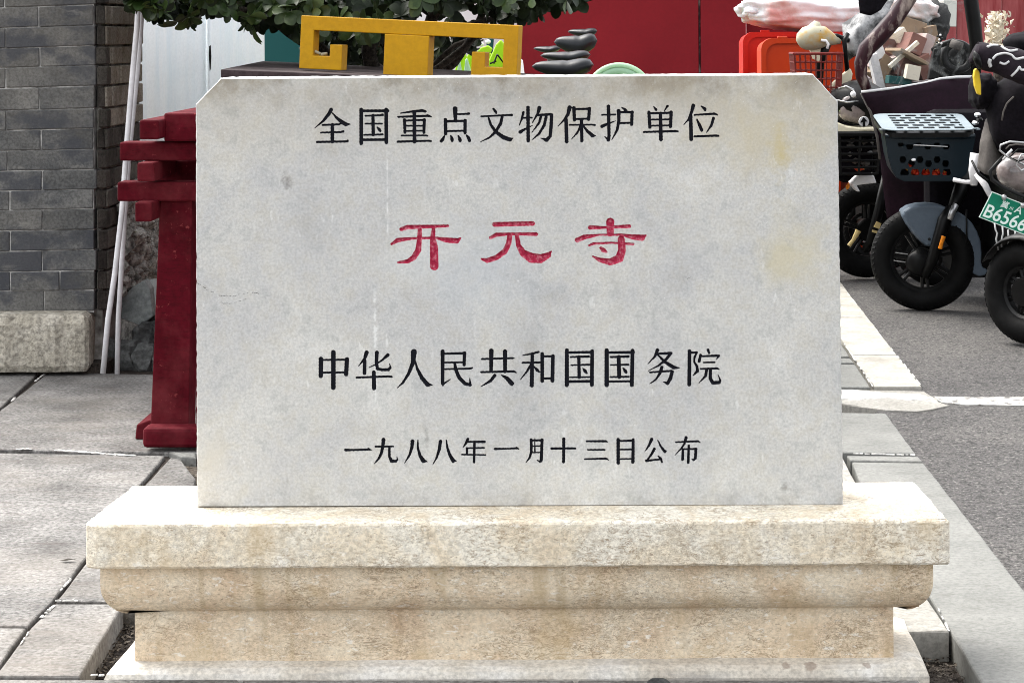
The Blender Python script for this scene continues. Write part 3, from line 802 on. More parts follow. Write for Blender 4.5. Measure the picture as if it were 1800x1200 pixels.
ch('A', [(800,142,8),(900,128,16),(985,120,20),(1012,128,16)], [(778,174,14),(1030,165,16),(1060,172,10)], [(1030,163,20),(1045,168,16)],
   [(832,198,22),(836,308,20)], [(1002,198,22),(998,308,20)], [(832,206,14),(1002,200,14)], [(840,250,12),(1000,250,12)], [(836,295,12),(1000,292,12)],
   [(916,140,26),(918,385,26)], [(808,334,12),(1010,332,12),(1028,336,12)], [(775,386,16),(1040,378,14),(1058,382,14)])
ch('A', [(1265,105,34),(1268,210,22)], [(1275,152,12),(1365,148,14),(1382,146,18)], [(1182,198,24),(1184,318,24)], [(1350,205,24),(1350,310,22)],
   [(1182,212,18),(1350,208,16)], [(1184,296,14),(1350,292,14)], [(1172,340,12),(1160,365,24),(1147,380,22)], [(1228,335,10),(1238,360,24),(1240,378,20)],
   [(1292,335,10),(1305,362,24),(1308,378,22)], [(1362,330,10),(1380,355,24),(1388,376,22)])
ch('A', [(1592,105,14),(1612,130,20),(1618,145,10)], [(1488,170,12),(1725,158,14),(1750,158,18)], [(1668,170,20),(1655,230,22),(1612,300,20),(1560,350,14),(1482,388,4)],
   [(1552,185,14),(1570,240,18),(1610,300,22),(1680,350,30),(1735,368,28),(1758,356,8)])
ch('B', [(95,132,18),(80,190,14),(60,240,6)], [(90,178,12),(165,176,12)], [(133,92,24),(135,368,24)], [(68,295,24),(110,270,14),(172,240,4)],
   [(228,95,28),(215,140,18),(170,218,6)], [(212,155,16),(320,148,18),(330,152,22),(325,250,24),(318,330,22),(288,362,26),(240,346,4)],
   [(240,170,18),(225,220,16),(165,300,4)], [(285,165,20),(268,240,20),(225,310,16),(165,362,4)])
ch('B', [(480,92,30),(465,150,22),(430,200,14),(382,248,4)], [(450,190,24),(455,375,26)], [(515,95,24),(520,195,22)], [(645,100,22),(638,190,22)],
   [(520,105,14),(645,102,16)], [(520,188,14),(638,184,14)], [(480,236,12),(670,234,12),(690,238,14)], [(578,190,22),(582,368,22)],
   [(570,245,14),(545,300,14),(495,355,4)], [(595,245,12),(625,285,20),(670,325,26),(694,325,8)])
ch('B', [(750,152,12),(860,150,12)], [(803,82,24),(808,330,22),(802,362,24)], [(772,332,5),(800,360,18)], [(750,248,24),(790,230,16),(862,203,4)],
   [(915,92,8),(940,108,18),(952,118,14)], [(885,130,16),(1005,130,16)], [(1000,130,22),(996,232,22)], [(900,222,14),(1000,218,14)], [(888,120,26),(890,200,22),(875,280,18),(830,362,4)])
ch('B', [(1180,85,8),(1200,110,18)], [(1295,80,18),(1268,120,6)], [(1140,130,22),(1148,255,22)], [(1325,130,22),(1320,250,22)], [(1140,140,14),(1330,135,16)],
   [(1150,192,12),(1320,190,12)], [(1150,243,12),(1320,240,12)], [(1236,140,22),(1240,358,26)], [(1098,295,14),(1360,288,16),(1382,290,12)])
ch('B', [(1510,75,26),(1495,130,20),(1470,190,14),(1430,235,4)], [(1488,160,24),(1492,355,26)], [(1575,80,8),(1605,102,22),(1610,115,14)],
   [(1520,153,12),(1685,143,16),(1710,152,10)], [(1540,190,10),(1560,235,22),(1580,280,22)], [(1678,180,20),(1660,240,18),(1618,302,4)], [(1520,332,14),(1700,325,16),(1718,328,14)])
ch('C', [(132,124,20),(172,110,24),(440,102,14)], [(68,222,12),(110,195,24),(200,184,14),(360,180,12),(430,195,28),(498,200,30),(524,182,8)],
   [(255,125,22),(252,190,26),(245,260,32),(215,310,30),(175,335,22),(114,342,12)], [(345,125,20),(340,180,28),(348,240,44),(350,350,46),(350,366,46)])
ch('C', [(748,92,26),(1000,86,24)], [(720,180,16),(760,160,22),(850,154,14),(1022,156,20)], [(848,165,28),(840,220,28),(815,270,30),(760,310,28),(700,330,26),(664,320,12)],
   [(895,165,22),(905,230,26),(935,280,38),(990,312,54),(1050,318,48),(1100,295,32),(1120,270,8)])
ch('C', [(1510,75,44),(1510,148,38)], [(1378,112,24),(1470,112,14),(1635,104,20)], [(1292,195,26),(1340,175,26),(1440,160,10),(1590,160,12),(1660,175,28),(1718,180,34),(1742,165,12)],
   [(1372,230,12),(1400,218,14),(1520,212,10),(1660,222,14)], [(1582,190,38),(1588,260,42),(1570,315,46),(1510,340,36),(1440,325,24),(1395,302,8)], [(1448,248,16),(1465,262,26),(1488,275,8)])
ch('D', [(224,92,32),(224,395,32)], [(118,150,32),(116,295,30)], [(340,152,30),(333,280,30)], [(118,158,14),(340,155,14)], [(118,266,14),(335,264,14)])
ch('D', [(508,95,30),(490,150,20),(438,210,4)], [(492,165,24),(490,270,26)], [(595,95,28),(592,180,24),(600,232,22),(640,242,20),(695,240,22),(712,225,16),(705,190,4)],
   [(690,115,24),(640,160,14),(580,200,10),(528,222,4)], [(422,308,14),(700,298,15),(722,302,14)], [(570,262,26),(572,398,30)])
ch('D', [(912,90,42),(905,180,30),(870,270,22),(820,350,16),(768,398,4)], [(925,170,10),(940,230,18),(980,310,28),(1030,368,32),(1070,372,6)])
ch('D', [(1158,85,28),(1158,360,24)], [(1160,378,8),(1160,358,24)], [(1160,365,16),(1225,322,4)], [(1165,105,14),(1350,100,18)], [(1345,98,24),(1342,200,22)], [(1165,180,12),(1340,178,12)],
   [(1170,236,12),(1390,232,14),(1410,226,14)], [(1262,185,18),(1270,240,24),(1300,310,26),(1350,360,26),(1395,372,20),(1390,310,4)])
ch('D', [(1575,80,32),(1572,255,24)], [(1692,85,30),(1692,255,26)], [(1495,150,14),(1755,142,14),(1768,144,8)], [(1488,262,14),(1765,255,16),(1787,265,8)],
   [(1605,290,22),(1570,335,22),(1485,385,4)], [(1662,288,8),(1710,315,28),(1748,358,34)])
ch('E', [(88,112,6),(160,100,14),(215,85,14)], [(85,172,12),(222,170,14)], [(165,100,22),(160,355,28)], [(155,185,16),(120,245,14),(65,312,4)],
   [(180,205,10),(205,232,22),(222,248,10)], [(245,100,24),(245,320,24)], [(332,118,24),(328,318,26)], [(245,120,14),(335,120,14)], [(245,300,14),(330,298,14)])
ch('E', [(445,72,26),(445,352,28)], [(650,78,24),(648,352,26)], [(445,90,16),(655,86,18)], [(445,325,18),(650,322,18)],
   [(475,126,12),(622,122,16)], [(480,192,10),(625,188,14)], [(470,290,10),(628,288,12)], [(542,125,22),(545,290,22)], [(575,218,8),(592,238,22),(605,255,16)])
ch('E', [(768,72,28),(768,352,30)], [(978,75,26),(972,352,26)], [(768,90,16),(985,88,20)], [(768,325,14),(975,322,14)],
   [(800,126,14),(945,122,16)], [(800,190,10),(945,188,14)], [(798,288,12),(945,286,14)], [(865,125,26),(870,288,26)], [(900,215,8),(918,238,22),(928,252,16)])
ch('E', [(1180,70,24),(1160,120,16),(1103,182,4)], [(1165,100,12),(1290,95,20),(1250,145,18),(1190,195,12),(1105,238,4)], [(1180,105,10),(1240,165,20),(1310,210,26),(1355,215,8)],
   [(1120,250,12),(1295,238,14)], [(1300,245,22),(1285,300,24),(1262,340,22),(1225,326,4)], [(1215,210,22),(1200,260,18),(1165,310,12),(1118,342,4)])
ch('E', [(1440,78,24),(1438,348,26)], [(1445,92,14),(1500,88,14),(1480,130,14),(1478,165,12),(1500,200,18),(1505,240,20),(1468,275,6)], [(1590,68,18),(1600,95,14)], [(1530,110,18),(1518,160,20)],
   [(1530,120,12),(1660,115,16),(1678,116,16)], [(1678,118,14),(1655,148,4)], [(1555,170,10),(1645,168,12)], [(1530,222,12),(1665,218,14),(1678,224,10)],
   [(1580,225,20),(1570,280,18),(1515,338,4)], [(1610,225,20),(1608,300,22),(1630,335,24),(1680,332,22),(1690,315,14),(1672,270,4)])
ch('F', [(92,188,22),(150,188,16),(300,184,16)], [(305,180,20),(334,188,6)])
ch('F', [(445,92,30),(440,150,24),(425,220,22),(400,270,18),(358,318,4)], [(370,156,14),(515,155,14),(535,155,14)], [(500,160,18),(500,250,20),(520,290,26),(560,292,20),(575,280,14),(570,250,4)])
ch('F', [(715,108,30),(710,160,24),(690,230,18),(640,312,4)], [(765,100,10),(765,170,16),(785,240,24),(815,288,34),(852,296,6)])
ch('F', [(975,108,26),(965,180,24),(940,260,16),(903,325,4)], [(1030,95,8),(1040,170,18),(1065,240,24),(1095,288,32),(1125,290,6)])
ch('F', [(1230,88,22),(1212,125,18),(1185,165,6)], [(1225,112,14),(1385,112,20)], [(1225,170,12),(1380,168,14)], [(1222,172,18),(1222,228,16)], [(1175,230,12),(1395,234,12)], [(1292,115,20),(1288,300,18)])
ch('F', [(1482,178,18),(1600,176,12),(1680,172,16)], [(1685,170,20),(1708,180,6)])
ch('G', [(178,92,22),(180,200,20),(165,260,16),(128,305,4)], [(180,98,14),(285,98,18)], [(280,92,22),(272,285,24),(262,300,14)], [(232,280,5),(262,298,16)], [(185,152,10),(270,150,12)], [(185,212,10),(270,210,10)], [(212,80,6),(213,205,12)])
ch('G', [(368,174,18),(570,172,16),(590,174,14)], [(482,85,24),(480,298,22)])
ch('G', [(695,106,14),(870,106,18),(888,112,8)], [(705,186,12),(862,186,14)], [(678,272,12),(875,268,16),(900,280,6)])
ch('G', [(988,92,26),(988,308,26)], [(1128,92,22),(1125,300,26)], [(990,105,14),(1130,100,18)], [(1000,184,12),(1120,182,14)], [(990,272,12),(1125,270,12)])
ch('G', [(1300,88,24),(1275,145,18),(1235,205,4)], [(1358,98,8),(1385,155,16),(1422,203,22),(1440,195,4)], [(1325,178,22),(1300,225,18),(1262,278,14)], [(1250,288,20),(1320,280,14),(1385,275,14),(1400,305,4)], [(1362,245,10),(1385,270,20),(1395,300,14)])
ch('G', [(1525,115,12),(1730,106,16),(1752,118,6)], [(1620,72,24),(1605,130,16),(1570,180,12),(1515,238,4)], [(1590,185,18),(1588,275,22)], [(1595,180,12),(1715,178,16)], [(1712,178,22),(1706,265,22),(1690,282,14),(1672,270,4)], [(1645,148,18),(1640,305,20)])

def to_px(fr, st):
    ox, oy, k = FR[fr]
    return [(ox + x/k, oy + y/k, w/k/2) for x, y, w in st]

S_ = DS/F
def px_to_world_arr(X, Y, depth):
    u, v = X-PX, PY-Y
    x = (u*math.cos(RHO) + v*math.sin(RHO))*S_
    z = H + (-u*math.sin(RHO) + v*math.cos(RHO))*S_
    return np.stack([x, DS+depth, z], -1)

def np_mesh(name, co, faces, m, smooth=True):
    me = bpy.data.meshes.new(name)
    me.vertices.add(len(co)); me.vertices.foreach_set('co', co.astype(np.float32).ravel())
    nf = len(faces)
    me.loops.add(nf*4); me.loops.foreach_set('vertex_index', faces.astype(np.int32).ravel())
    me.polygons.add(nf); me.polygons.foreach_set('loop_start', (np.arange(nf)*4).astype(np.int32))
    me.polygons.foreach_set('use_smooth', np.full(nf, smooth))
    me.update(calc_edges=True)
    me.materials.append(m)
    return me

STEP = 0.72
patches = [(548, 1275, 181, 262, ('A', 'B'), 0), (680, 1145, 380, 476, ('C',), 1), (550, 1280, 608, 692, ('D', 'E'), 0), (598, 1240, 764, 824, ('F', 'G'), 0)]
face_co, face_fs, base = [], [], 0
char_objs = []
for (x0, x1, y0, y1, frs, isred) in patches:
    nx, ny = int((x1-x0)/STEP), int((y1-y0)/STEP)
    xs = np.linspace(x0, x1, nx+1); ys = np.linspace(y0, y1, ny+1)
    X, Y = np.meshgrid(xs, ys)
    Dm = np.full(X.shape, 99.0); Gx = np.zeros(X.shape); Gy = np.zeros(X.shape); own = np.full(X.shape, -1)
    for ci, (fr, sts) in enumerate(CH):
        if fr not in frs: continue
        rr = np.random.RandomState(ci)
        for st in sts:
            p = to_px(fr, st)
            bx0 = min(q[0]-q[2] for q in p)-4; bx1 = max(q[0]+q[2] for q in p)+4
            by0 = min(q[1]-q[2] for q in p)-4; by1 = max(q[1]+q[2] for q in p)+4
            i0, i1 = np.searchsorted(xs, [bx0, bx1]); j0, j1 = np.searchsorted(ys, [by0, by1])
            sl = (slice(j0, j1), slice(i0, i1))
            A, B = X[sl], Y[sl]
            if A.size == 0: continue
            wob = 0.22*np.sin(A*0.9+ci)*np.cos(B*1.1+ci*2)
            for (ax, ay, aw), (bx, by, bw) in zip(p[:-1], p[1:]):
                dx, dy = bx-ax, by-ay; ll = dx*dx+dy*dy+1e-9
                t = np.clip(((A-ax)*dx+(B-ay)*dy)/ll, 0, 1)
                qx, qy = ax+t*dx, ay+t*dy
                ex, ey = A-qx, B-qy
                # chisel-cut ends: mix of round and square distance
                dd = np.sqrt(ex*ex+ey*ey)
                d = dd - ((aw+(bw-aw)*t)*1.20+.18) + wob
                m_ = d < Dm[sl]
                Dm[sl] = np.where(m_, d, Dm[sl]); own[sl] = np.where(m_, ci, own[sl])
                inv = 1/np.maximum(dd, 1e-3)
                Gx[sl] = np.where(m_, ex*inv, Gx[sl]); Gy[sl] = np.where(m_, ey*inv, Gy[sl])
    inner = np.zeros(X.shape, bool); inner[1:-1, 1:-1] = True
    snap = (np.abs(Dm) < STEP*0.5) & inner
    mv = np.clip(Dm, -.42*STEP, .42*STEP)
    X2 = np.where(snap, X - mv*Gx, X); Y2 = np.where(snap, Y - mv*Gy, Y)
    dep = np.where(snap, 0, np.clip(-Dm, 0, 99))
    k = 1.0 if not isred else 0.75
    dep = np.minimum(dep*k, 2.4 if isred else 1.9)*S_*1.25
    co = px_to_world_arr(X2, Y2, dep)
    idx = np.arange((nx+1)*(ny+1)).reshape(ny+1, nx+1)
    quads = np.stack([idx[:-1, :-1], idx[1:, :-1], idx[1:, 1:], idx[:-1, 1:]], -1).reshape(-1, 4)
    Dv = np.where(snap, 0.0, Dm)
    cd = (Dv[:-1, :-1] + Dv[1:, :-1] + Dv[1:, 1:] + Dv[:-1, 1:]).ravel()
    co_flat = co.reshape(-1, 3)
    isin = cd < -1e-6
    on = own[:-1, :-1].ravel()
    on2 = np.maximum(np.maximum(own[:-1, :-1], own[1:, :-1]), np.maximum(own[1:, 1:], own[:-1, 1:])).ravel()
    cow = np.where(on >= 0, on, on2)
    face_co.append(co_flat); face_fs.append(quads[~isin] + base); base += len(co_flat)
    for ci in sorted(set(cow[isin].tolist())):
        fq = quads[isin & (cow == ci)]
        u, inv = np.unique(fq, return_inverse=True)
        me = np_mesh("character", co_flat[u], inv.reshape(-1, 4), M_RED_INK if isred else M_INK)
        o = link("character", me, ste)
        if isred: o['label'] = "crimson painted carved character"
# surrounding face as strips
def xl(y): return 343.6 + (y-183)*(2.0/705)
def xr(y): return 1472.6 + (y-178)*(10.2/709)
I = 1.8   # chamfer width in pixels
extra_v, extra_f = [], []
def addpoly(pts):
    n0 = len(extra_v)
    extra_v.extend(pts); extra_f.append(tuple(range(n0, n0+len(pts))))
def yb(x): return 889.5 - (x-345)*0.0031
top_y = lambda x: 137.5 + (x-387)*(-7.0/1043)
addpoly([(344+I*1.0, 183.8), (387.5+I*.5, top_y(387)+I), (1429.5-I*.5, top_y(1430)+I), (1471.5-I, 179), (xr(181)-I, 181), (1275, 181), (548, 181), (346.8+I, 181)][0:0] or
        [(xl(184)+I, 184), (346.2+I, 181), (387.5+I*.6, top_y(387)+I), (1429.5-I*.6, top_y(1430)+I), (1472.6-I, 178.6), (xr(181)-I, 181)])
# the polygon above has y=181 at the right and 184 at the left; close with a sliver
ysb = [181, 262, 380, 476, 608, 692, 764, 824, None]
pat = {181: (548, 1275), 380: (680, 1145), 608: (550, 1280), 764: (598, 1240)}
extra_v.clear(); extra_f.clear()
XLa = 346.6+I
addpoly([(XLa, 181), (387.5+I*.6, top_y(387)+I), (1429.5-I*.6, top_y(1430)+I), (1472.6-I, 178.6), (xr(181)-I, 181)])
for a, b in zip(ysb[:-1], ysb[1:]):
    l0 = XLa if a == 181 else xl(a)+I
    if b is None:
        addpoly([(l0, a), (xr(a)-I, a), (xr(888)-I, yb(1480)-.3), (xl(889)+I, yb(346)-.3)])
        continue
    left = [(l0, a)] + ([(xl(184)+I, 184)] if a == 181 else []) + [(xl(b)+I, b)]
    if a in pat:
        p0, p1 = pat[a]
        addpoly(left + [(p0, b), (p0, a)])
        addpoly([(p1, a), (p1, b), (xr(b)-I, b), (xr(a)-I, a)])
    else:
        addpoly(left + [(xr(b)-I, b), (xr(a)-I, a)])
ev = np.array(extra_v); ew = px_to_world_arr(ev[:, 0], ev[:, 1], np.zeros(len(ev)))
# patches must be exactly coplanar with the strips: both at y = DS
fc = MB()
fc.add([tuple(p) for p in ew], extra_f)
fme = fc.mesh("face_strips", M_STELE)
co = np.concatenate(face_co); fs = np.concatenate(face_fs)
u, inv = np.unique(fs, return_inverse=True)
face = link("inscribed_face", np_mesh("inscribed_face", co[u], inv.reshape(-1, 4), M_STELE, smooth=False), ste)
fo = link("stone_body", fme, ste)
# body: chamfer ring and sides
ring_in = [(xl(889)+I, yb(346)-.3), (xl(184)+I, 184), (XLa, 181), (387.5+I*.6, top_y(387)+I), (1429.5-I*.6, top_y(1430)+I), (1472.6-I, 178.6), (xr(888)-I, yb(1480)-.3)]
ring_out = [(xl(889), yb(346)+.6), (xl(184), 184), (xl(184)+.6, 182.6), (387.5, top_y(387)), (1429.5, top_y(1430)), (1473.0, 177.9), (xr(888), yb(1480)+.6)]
def interp(ra, rb, step=7.0, jit=0.0, seed=1):
    rnd = random.Random(seed)
    A, B = [], []
    for i in range(len(ra)-1):
        L_ = math.hypot(ra[i+1][0]-ra[i][0], ra[i+1][1]-ra[i][1])
        k = max(1, int(L_/step))
        for j in range(k):
            t = j/k
            a = (ra[i][0]+(ra[i+1][0]-ra[i][0])*t, ra[i][1]+(ra[i+1][1]-ra[i][1])*t)
            b = (rb[i][0]+(rb[i+1][0]-rb[i][0])*t, rb[i][1]+(rb[i+1][1]-rb[i][1])*t)
            kk = abs(rnd.gauss(0, jit)) if 0 < j else 0
            if rnd.random() < .04: kk *= 2.5
            kk = min(kk, .8)
            b = (b[0]+(a[0]-b[0])*kk, b[1]+(a[1]-b[1])*kk)
            A.append(a); B.append(b)
    A.append(ra[-1]); B.append(rb[-1])
    return np.array(A), np.array(B)
A_, B_ = interp(ring_in, ring_out, jit=.28)
wa = px_to_world_arr(A_[:, 0], A_[:, 1], np.zeros(len(A_)))
wb_ = px_to_world_arr(B_[:, 0], B_[:, 1], np.full(len(B_), .0022))
wc = px_to_world_arr(B_[:, 0], B_[:, 1], np.full(len(B_), .128))
n = len(A_)
bd = MB()
bd.add([tuple(p) for p in np.concatenate([wa, wb_, wc])],
       [(i, i+1, n+i+1, n+i) for i in range(n-1)] + [(n+i, n+i+1, 2*n+i+1, 2*n+i) for i in range(n-1)] +
       [tuple(range(2*n, 3*n)), (n-1, 0, n, 2*n-1), (2*n-1, n, 2*n, 3*n-1)])
bd.build("stone_edge", M_STELE_EDGE, ste)
# hairline crack and scratches, narrow slivers let into the face
ck = MB(); rnd = random.Random(12)
def hair(pl, w, prob):
    for (x0, y0), (x1, y1) in zip(pl[:-1], pl[1:]):
        L_ = math.hypot(x1-x0, y1-y0); k = max(1, int(L_/3.0))
        for j in range(k):
            if rnd.random() > prob: continue
            t0, t1 = j/k, (j+rnd.uniform(.5, 1.1))/k
            a = (x0+(x1-x0)*t0, y0+(y1-y0)*t0+rnd.uniform(-1, 1)); b = (x0+(x1-x0)*t1, y0+(y1-y0)*t1+rnd.uniform(-1, 1))
            ww = w*rnd.uniform(.4, 1)
            q = [P(a[0], a[1]-ww, DS-.0002), P(b[0], b[1]-ww*.6, DS-.0002), P(b[0], b[1]+ww*.6, DS-.0002), P(a[0], a[1]+ww, DS-.0002)]
            ck.prism(q, (0, .0006, 0))
hair([(346, 496), (362, 508), (385, 519), (410, 521), (440, 513), (478, 520)], .8, .6)
hair([(378, 525), (392, 533), (412, 533), (436, 524)], .7, .55)
hair([(888, 820), (888.5, 846)], .6, 1)
hair([(347, 330), (347.3, 430), (347.6, 520)], .8, .3)
hair([(1205, 492), (1216, 486)], .7, .8); hair([(590, 785), (575, 800)], .4, .5)
ck.build("hairline_crack", M_ROCK, ste)

# ================================================================== grey brick building corner at the left
DW = 6.70
bld = thing("brick_building", "weathered grey brick building corner on a rough stone footing", "building", (P(100, 600, DW).x, DW+.5, 0))
rows = [-22, 14, 50, 86, 120, 156, 195, 230, 266, 301, 336, 370, 406, 442, 478, 512, 548]
joints = [[68], [8, ], [68], [10], [70], [10], [69], [11], [72], [13], [74], [17], [75], [18], [74], [18, 105], [78]]
# joints[i] lists joints for the course that ENDS at rows[i]; higher courses above the frame follow the same bond
seam = lambda y, x: y - x*(0.034 - 0.024*max(0, min(1, y/548)))
rows_up = [-22-36*k for k in range(1, 12)][::-1]
allrows = rows_up + rows
rnd = random.Random(21)
for i in range(1, len(allrows)):
    y0, y1 = allrows[i-1], allrows[i]
    if y1 in rows: jt = joints[rows.index(y1)]
    else: jt = [10] if i % 2 else [70]
    xs = [-300, -180, -60] + jt + [168 + rnd.uniform(-4, 3)]
    if y1 in rows and y1 == 370: pass
    for a, b in zip(xs[:-1], xs[1:]):
        gx, gy = 1.1, 0.9
        dz = rnd.uniform(0, .003)
        q = [P(a+gx, seam(y1, a)-gy, DW), P(b-gx, seam(y1, b)-gy, DW), P(b-gx, seam(y0, b)+gy, DW), P(a+gx, seam(y0, a)+gy, DW)]
        q = [p + Vector((rnd.uniform(-1, 1)*.0008, -dz, rnd.uniform(-1, 1)*.0010)) for p in q]
        MB().prism(q, (0, .05, 0)).build("brick", M_BRICK, bld, bevel=.0022, segs=1)
    # broken corner piece
    xa, xb = 170 + rnd.uniform(-2, 2), 186 + rnd.uniform(-3, 2)
    Dc = DW + .045
    q = [P(xa, seam(y1, 168)-1.2, DW+.006), P(xb, seam(y1, 168)-1.5, Dc), P(xb+rnd.uniform(-2, 1), seam(y0, 168)+1.6, Dc), P(xa, seam(y0, 168)+1.2, DW+.006)]
    MB().prism(q, (0, .06, 0)).build("brick", M_BRICK_C, bld, bevel=.004, segs=1)
# mortar core
MB().prism([P(-300, 560, DW+.004), P(165, 549, DW+.004), P(165, -440, DW+.004), P(-300, -430, DW+.004)], (0, .04, 0)).build("pointing", M_POINTING, bld)
XS = P(186, 300, DW+.05).x
zrow = [P(186, seam(y, 168), DW+.05).z for y in allrows]
zmin_brick = P(186, 345, DW).z
MB().box(XS-.6, XS-.012, DW+.046, DW+.62, 0, zrow[0]).build("pointing", M_POINTING_D, bld)
for i in range(1, len(allrows)):
    z1, z0 = zrow[i-1], zrow[i]
    D = DW+.055 + (0.08 if i % 2 else 0)
    first = True
    if i % 2: pieces = [(DW+.055, DW+.135)]
    else: pieces = []
    d = DW+.055 + (.08 if i % 2 else 0)
    while d < DW+.60:
        w = rnd.choice([.13, .14, .15, .26]) if rnd.random() < .9 else .1
        pieces.append((d, min(d+w, DW+.61))); d += w
    for a, b in pieces:
        if z1 < P(186, 335, DW).z and a > DW+.20 and rnd.random() < .85: continue
        o_ = rnd.uniform(0, .006)
        MB().box(XS-.05, XS+o_, a+.004, b-.004, z0+.0035, z1-.0035).build("brick", M_BRICK_LIT if z0 > P(186, 230, DW).z else M_BRICK_C, bld, bevel=.003, segs=1)
# crumbling fill low on the side wall
rb = MB()
N1, N2 = 26, 46
ztop, zbot = P(240, 318, 7.1).z, P(240, 505, 7.1).z
for i in range(N1+1):
    for j in range(N2+1):
        y = DW+.20 + (.62)*i/N1
        z = zbot + (ztop-zbot)*j/N2
        b = .035*noise.fractal(Vector((y*5, z*11, 1)), 1, 2, 5) + .03*noise.fractal(Vector((y*22, z*34, 5)), 1, 2, 3)
        b += .02*round(noise.noise(Vector((y*9, z*14, 2)))*3)/3
        rb.v.append(Vector((XS + .01 + max(-.02, b) + .02*math.sin(j/N2*3.1), y, z)))
for i in range(N1):
    for j in range(N2):
        a = i*(N2+1)+j
        rb.f.append((a, a+N2+1, a+N2+2, a+1))
rb.build("crumbled_fill", M_RUBBLE, bld, solid=.02)
# grey slab and rocks at the foot of that wall
MB().pxprism([(211, 528), (232, 505), (254, 492), (264, 508), (269, 556), (240, 578), (236, 598), (214, 594)], 6.95, .06).build("grey_slab", M_GREYSLAB, bld, bevel=.004)
MB().pxprism([(212, 560), (242, 572), (238, 604), (212, 604)], 6.93, .05).build("broken_brick", M_RUBBLE, bld, bevel=.004)
for k, (px, py, D, r) in enumerate([(257, 596, 6.95, (.045, .06, .055)), (226, 628, 6.82, (.045, .06, .055)), (258, 634, 6.8, (.045, .05, .05)), (292, 600, 6.95, (.05, .06, .09)),
                                    (192, 626, 6.82, (.03, .04, .06)), (205, 590, 7.0, (.05, .05, .06)), (296, 640, 6.8, (.05, .05, .045)), (262, 566, 7.05, (.05, .05, .06))]):
    m_ = MB(); m_.blob(P(px, py, D), r, amp=.35, freq=1.6, seed=k*3.1, sub=3, power=.75)
    m_.build("rubble_stone", M_ROCK, bld)
# footing stone
zf0, zf1 = 0.012, P(80, 552, 6.62).z
xf0, xf1 = P(-300, 600, 6.62).x, P(152, 600, 6.62).x
stone_levels([(xf0, 6.60), (xf1, 6.60), (xf1+.012, 6.615), (P(186, 600, 6.9).x, 6.84), (P(186, 600, 6.9).x-.1, 7.4), (xf0, 7.4)],
             [(0.010, zf0), (0.0, zf0+.02), (0.0, zf1-.03), (.006, zf1-.010), (.022, zf1)], jit=.010, step=.03, seed=31, zj=.004).build("stone_footing", M_FOOT, bld)
MB().box(xf0, xf1+.05, 6.66, 7.3, -.02, .03).build("footing_bed", M_SOIL_D, bld)

# two white plastic pipes leaning on the corner
def pipe(pts, r, label):
    m_ = MB(); m_.tube([P(x, y, D) for x, y, D in pts], r, n=12)
    o = m_.build("plastic_pipe", M_PIPE, None, smooth=True)
    tag(o, label, "pipe", "white plastic pipes leaning on the brick corner")
pipe([(246, -60, 6.62), (241, 45, 6.60), (233, 130, 6.59), (224, 240, 6.58), (214, 375, 6.57), (202, 480, 6.56), (190, 560, 6.55), (181, 656, 6.55)], .0085,
     "white plastic pipe at the brick corner whose foot stands further left")
pipe([(252, -60, 6.65), (248, 45, 6.64), (241, 130, 6.63), (228, 260, 6.62), (219, 380, 6.60), (213, 480, 6.60), (208, 560, 6.60), (206, 657, 6.58)], .0078,
     "white plastic pipe at the brick corner whose foot stands further right")

# ================================================================== walls behind
def wall_box(px0, px1, py0, D, depth, name, m_, parent, zb=0.0, D1=None):
    a, b = P(px0, py0, D), P(px1, py0, D1 or D)
    q = [Vector((a.x, a.y, zb)), Vector((b.x, b.y, zb)), Vector((b.x, b.y, a.z)), Vector((a.x, a.y, a.z))]
    return MB().prism(q, (0, depth, 0)).build(name, m_, parent, bevel=.003)

hd = thing("painted_hoarding", "pale blue streaked sheet hoarding between the brick wall and the bush", "fence", (P(350, 300, 9.2).x, 9.2, 0))
def sheet(px0, px1, D0, D1, name):   # gently corrugated sheet
    m_ = MB(); n = 40
    for k in range(n+1):
        t = k/n
        p = P(px0+(px1-px0)*t, 60, D0+(D1-D0)*t)
        off = .002*math.sin(t*n*.9) + .006*math.sin(t*7)
        for z in (-.07, 2.4): m_.v.append(Vector((p.x, p.y+off, z)))
    for k in range(n): m_.f.append((2*k, 2*k+2, 2*k+3, 2*k+1))
    return m_.build(name, M_HOARD, hd, smooth=True, solid=.01)
sheet(200, 364, 8.6, 9.2, "sheet_panel"); sheet(366, 463, 9.16, 9.7, "sheet_panel")
MB().pxprism([(367.5, 82), (370, 80), (371, 100), (370, 122), (368.5, 125), (367, 100)], 9.08, .01).build("handle_slot", M_BLACK, hd)
wall_box(458, 566, 40, 10.4, .3, "teal_cabinet", M_TEAL, None)
tag(bpy.data.objects["teal_cabinet"], "dark teal painted metal cabinet behind the planter and under the bush", "cabinet")
wall_box(330, 925, -700, 17.0, .3, "white_building", M_WHITEWALL, None)
tag(bpy.data.objects["white_building"], "bright white wall seen through gaps in the bush", "building")
rw = thing("red_building", "deep red painted wall with tall seams behind the bicycles", "building", (P(1100, 100, 16).x, 16, 0))
for a, b in ((905, 1224), (1228, 1307)):
    wall_box(a, b, -700, 16, .3, "wall_panel", M_REDWALL, rw)
wall_box(1224, 1228, -700, 16.03, .2, "seam", M_MAROON, rw)
wall_box(1309, 1436, -700, 16.25, .3, "wall_panel", M_REDWALL, rw)
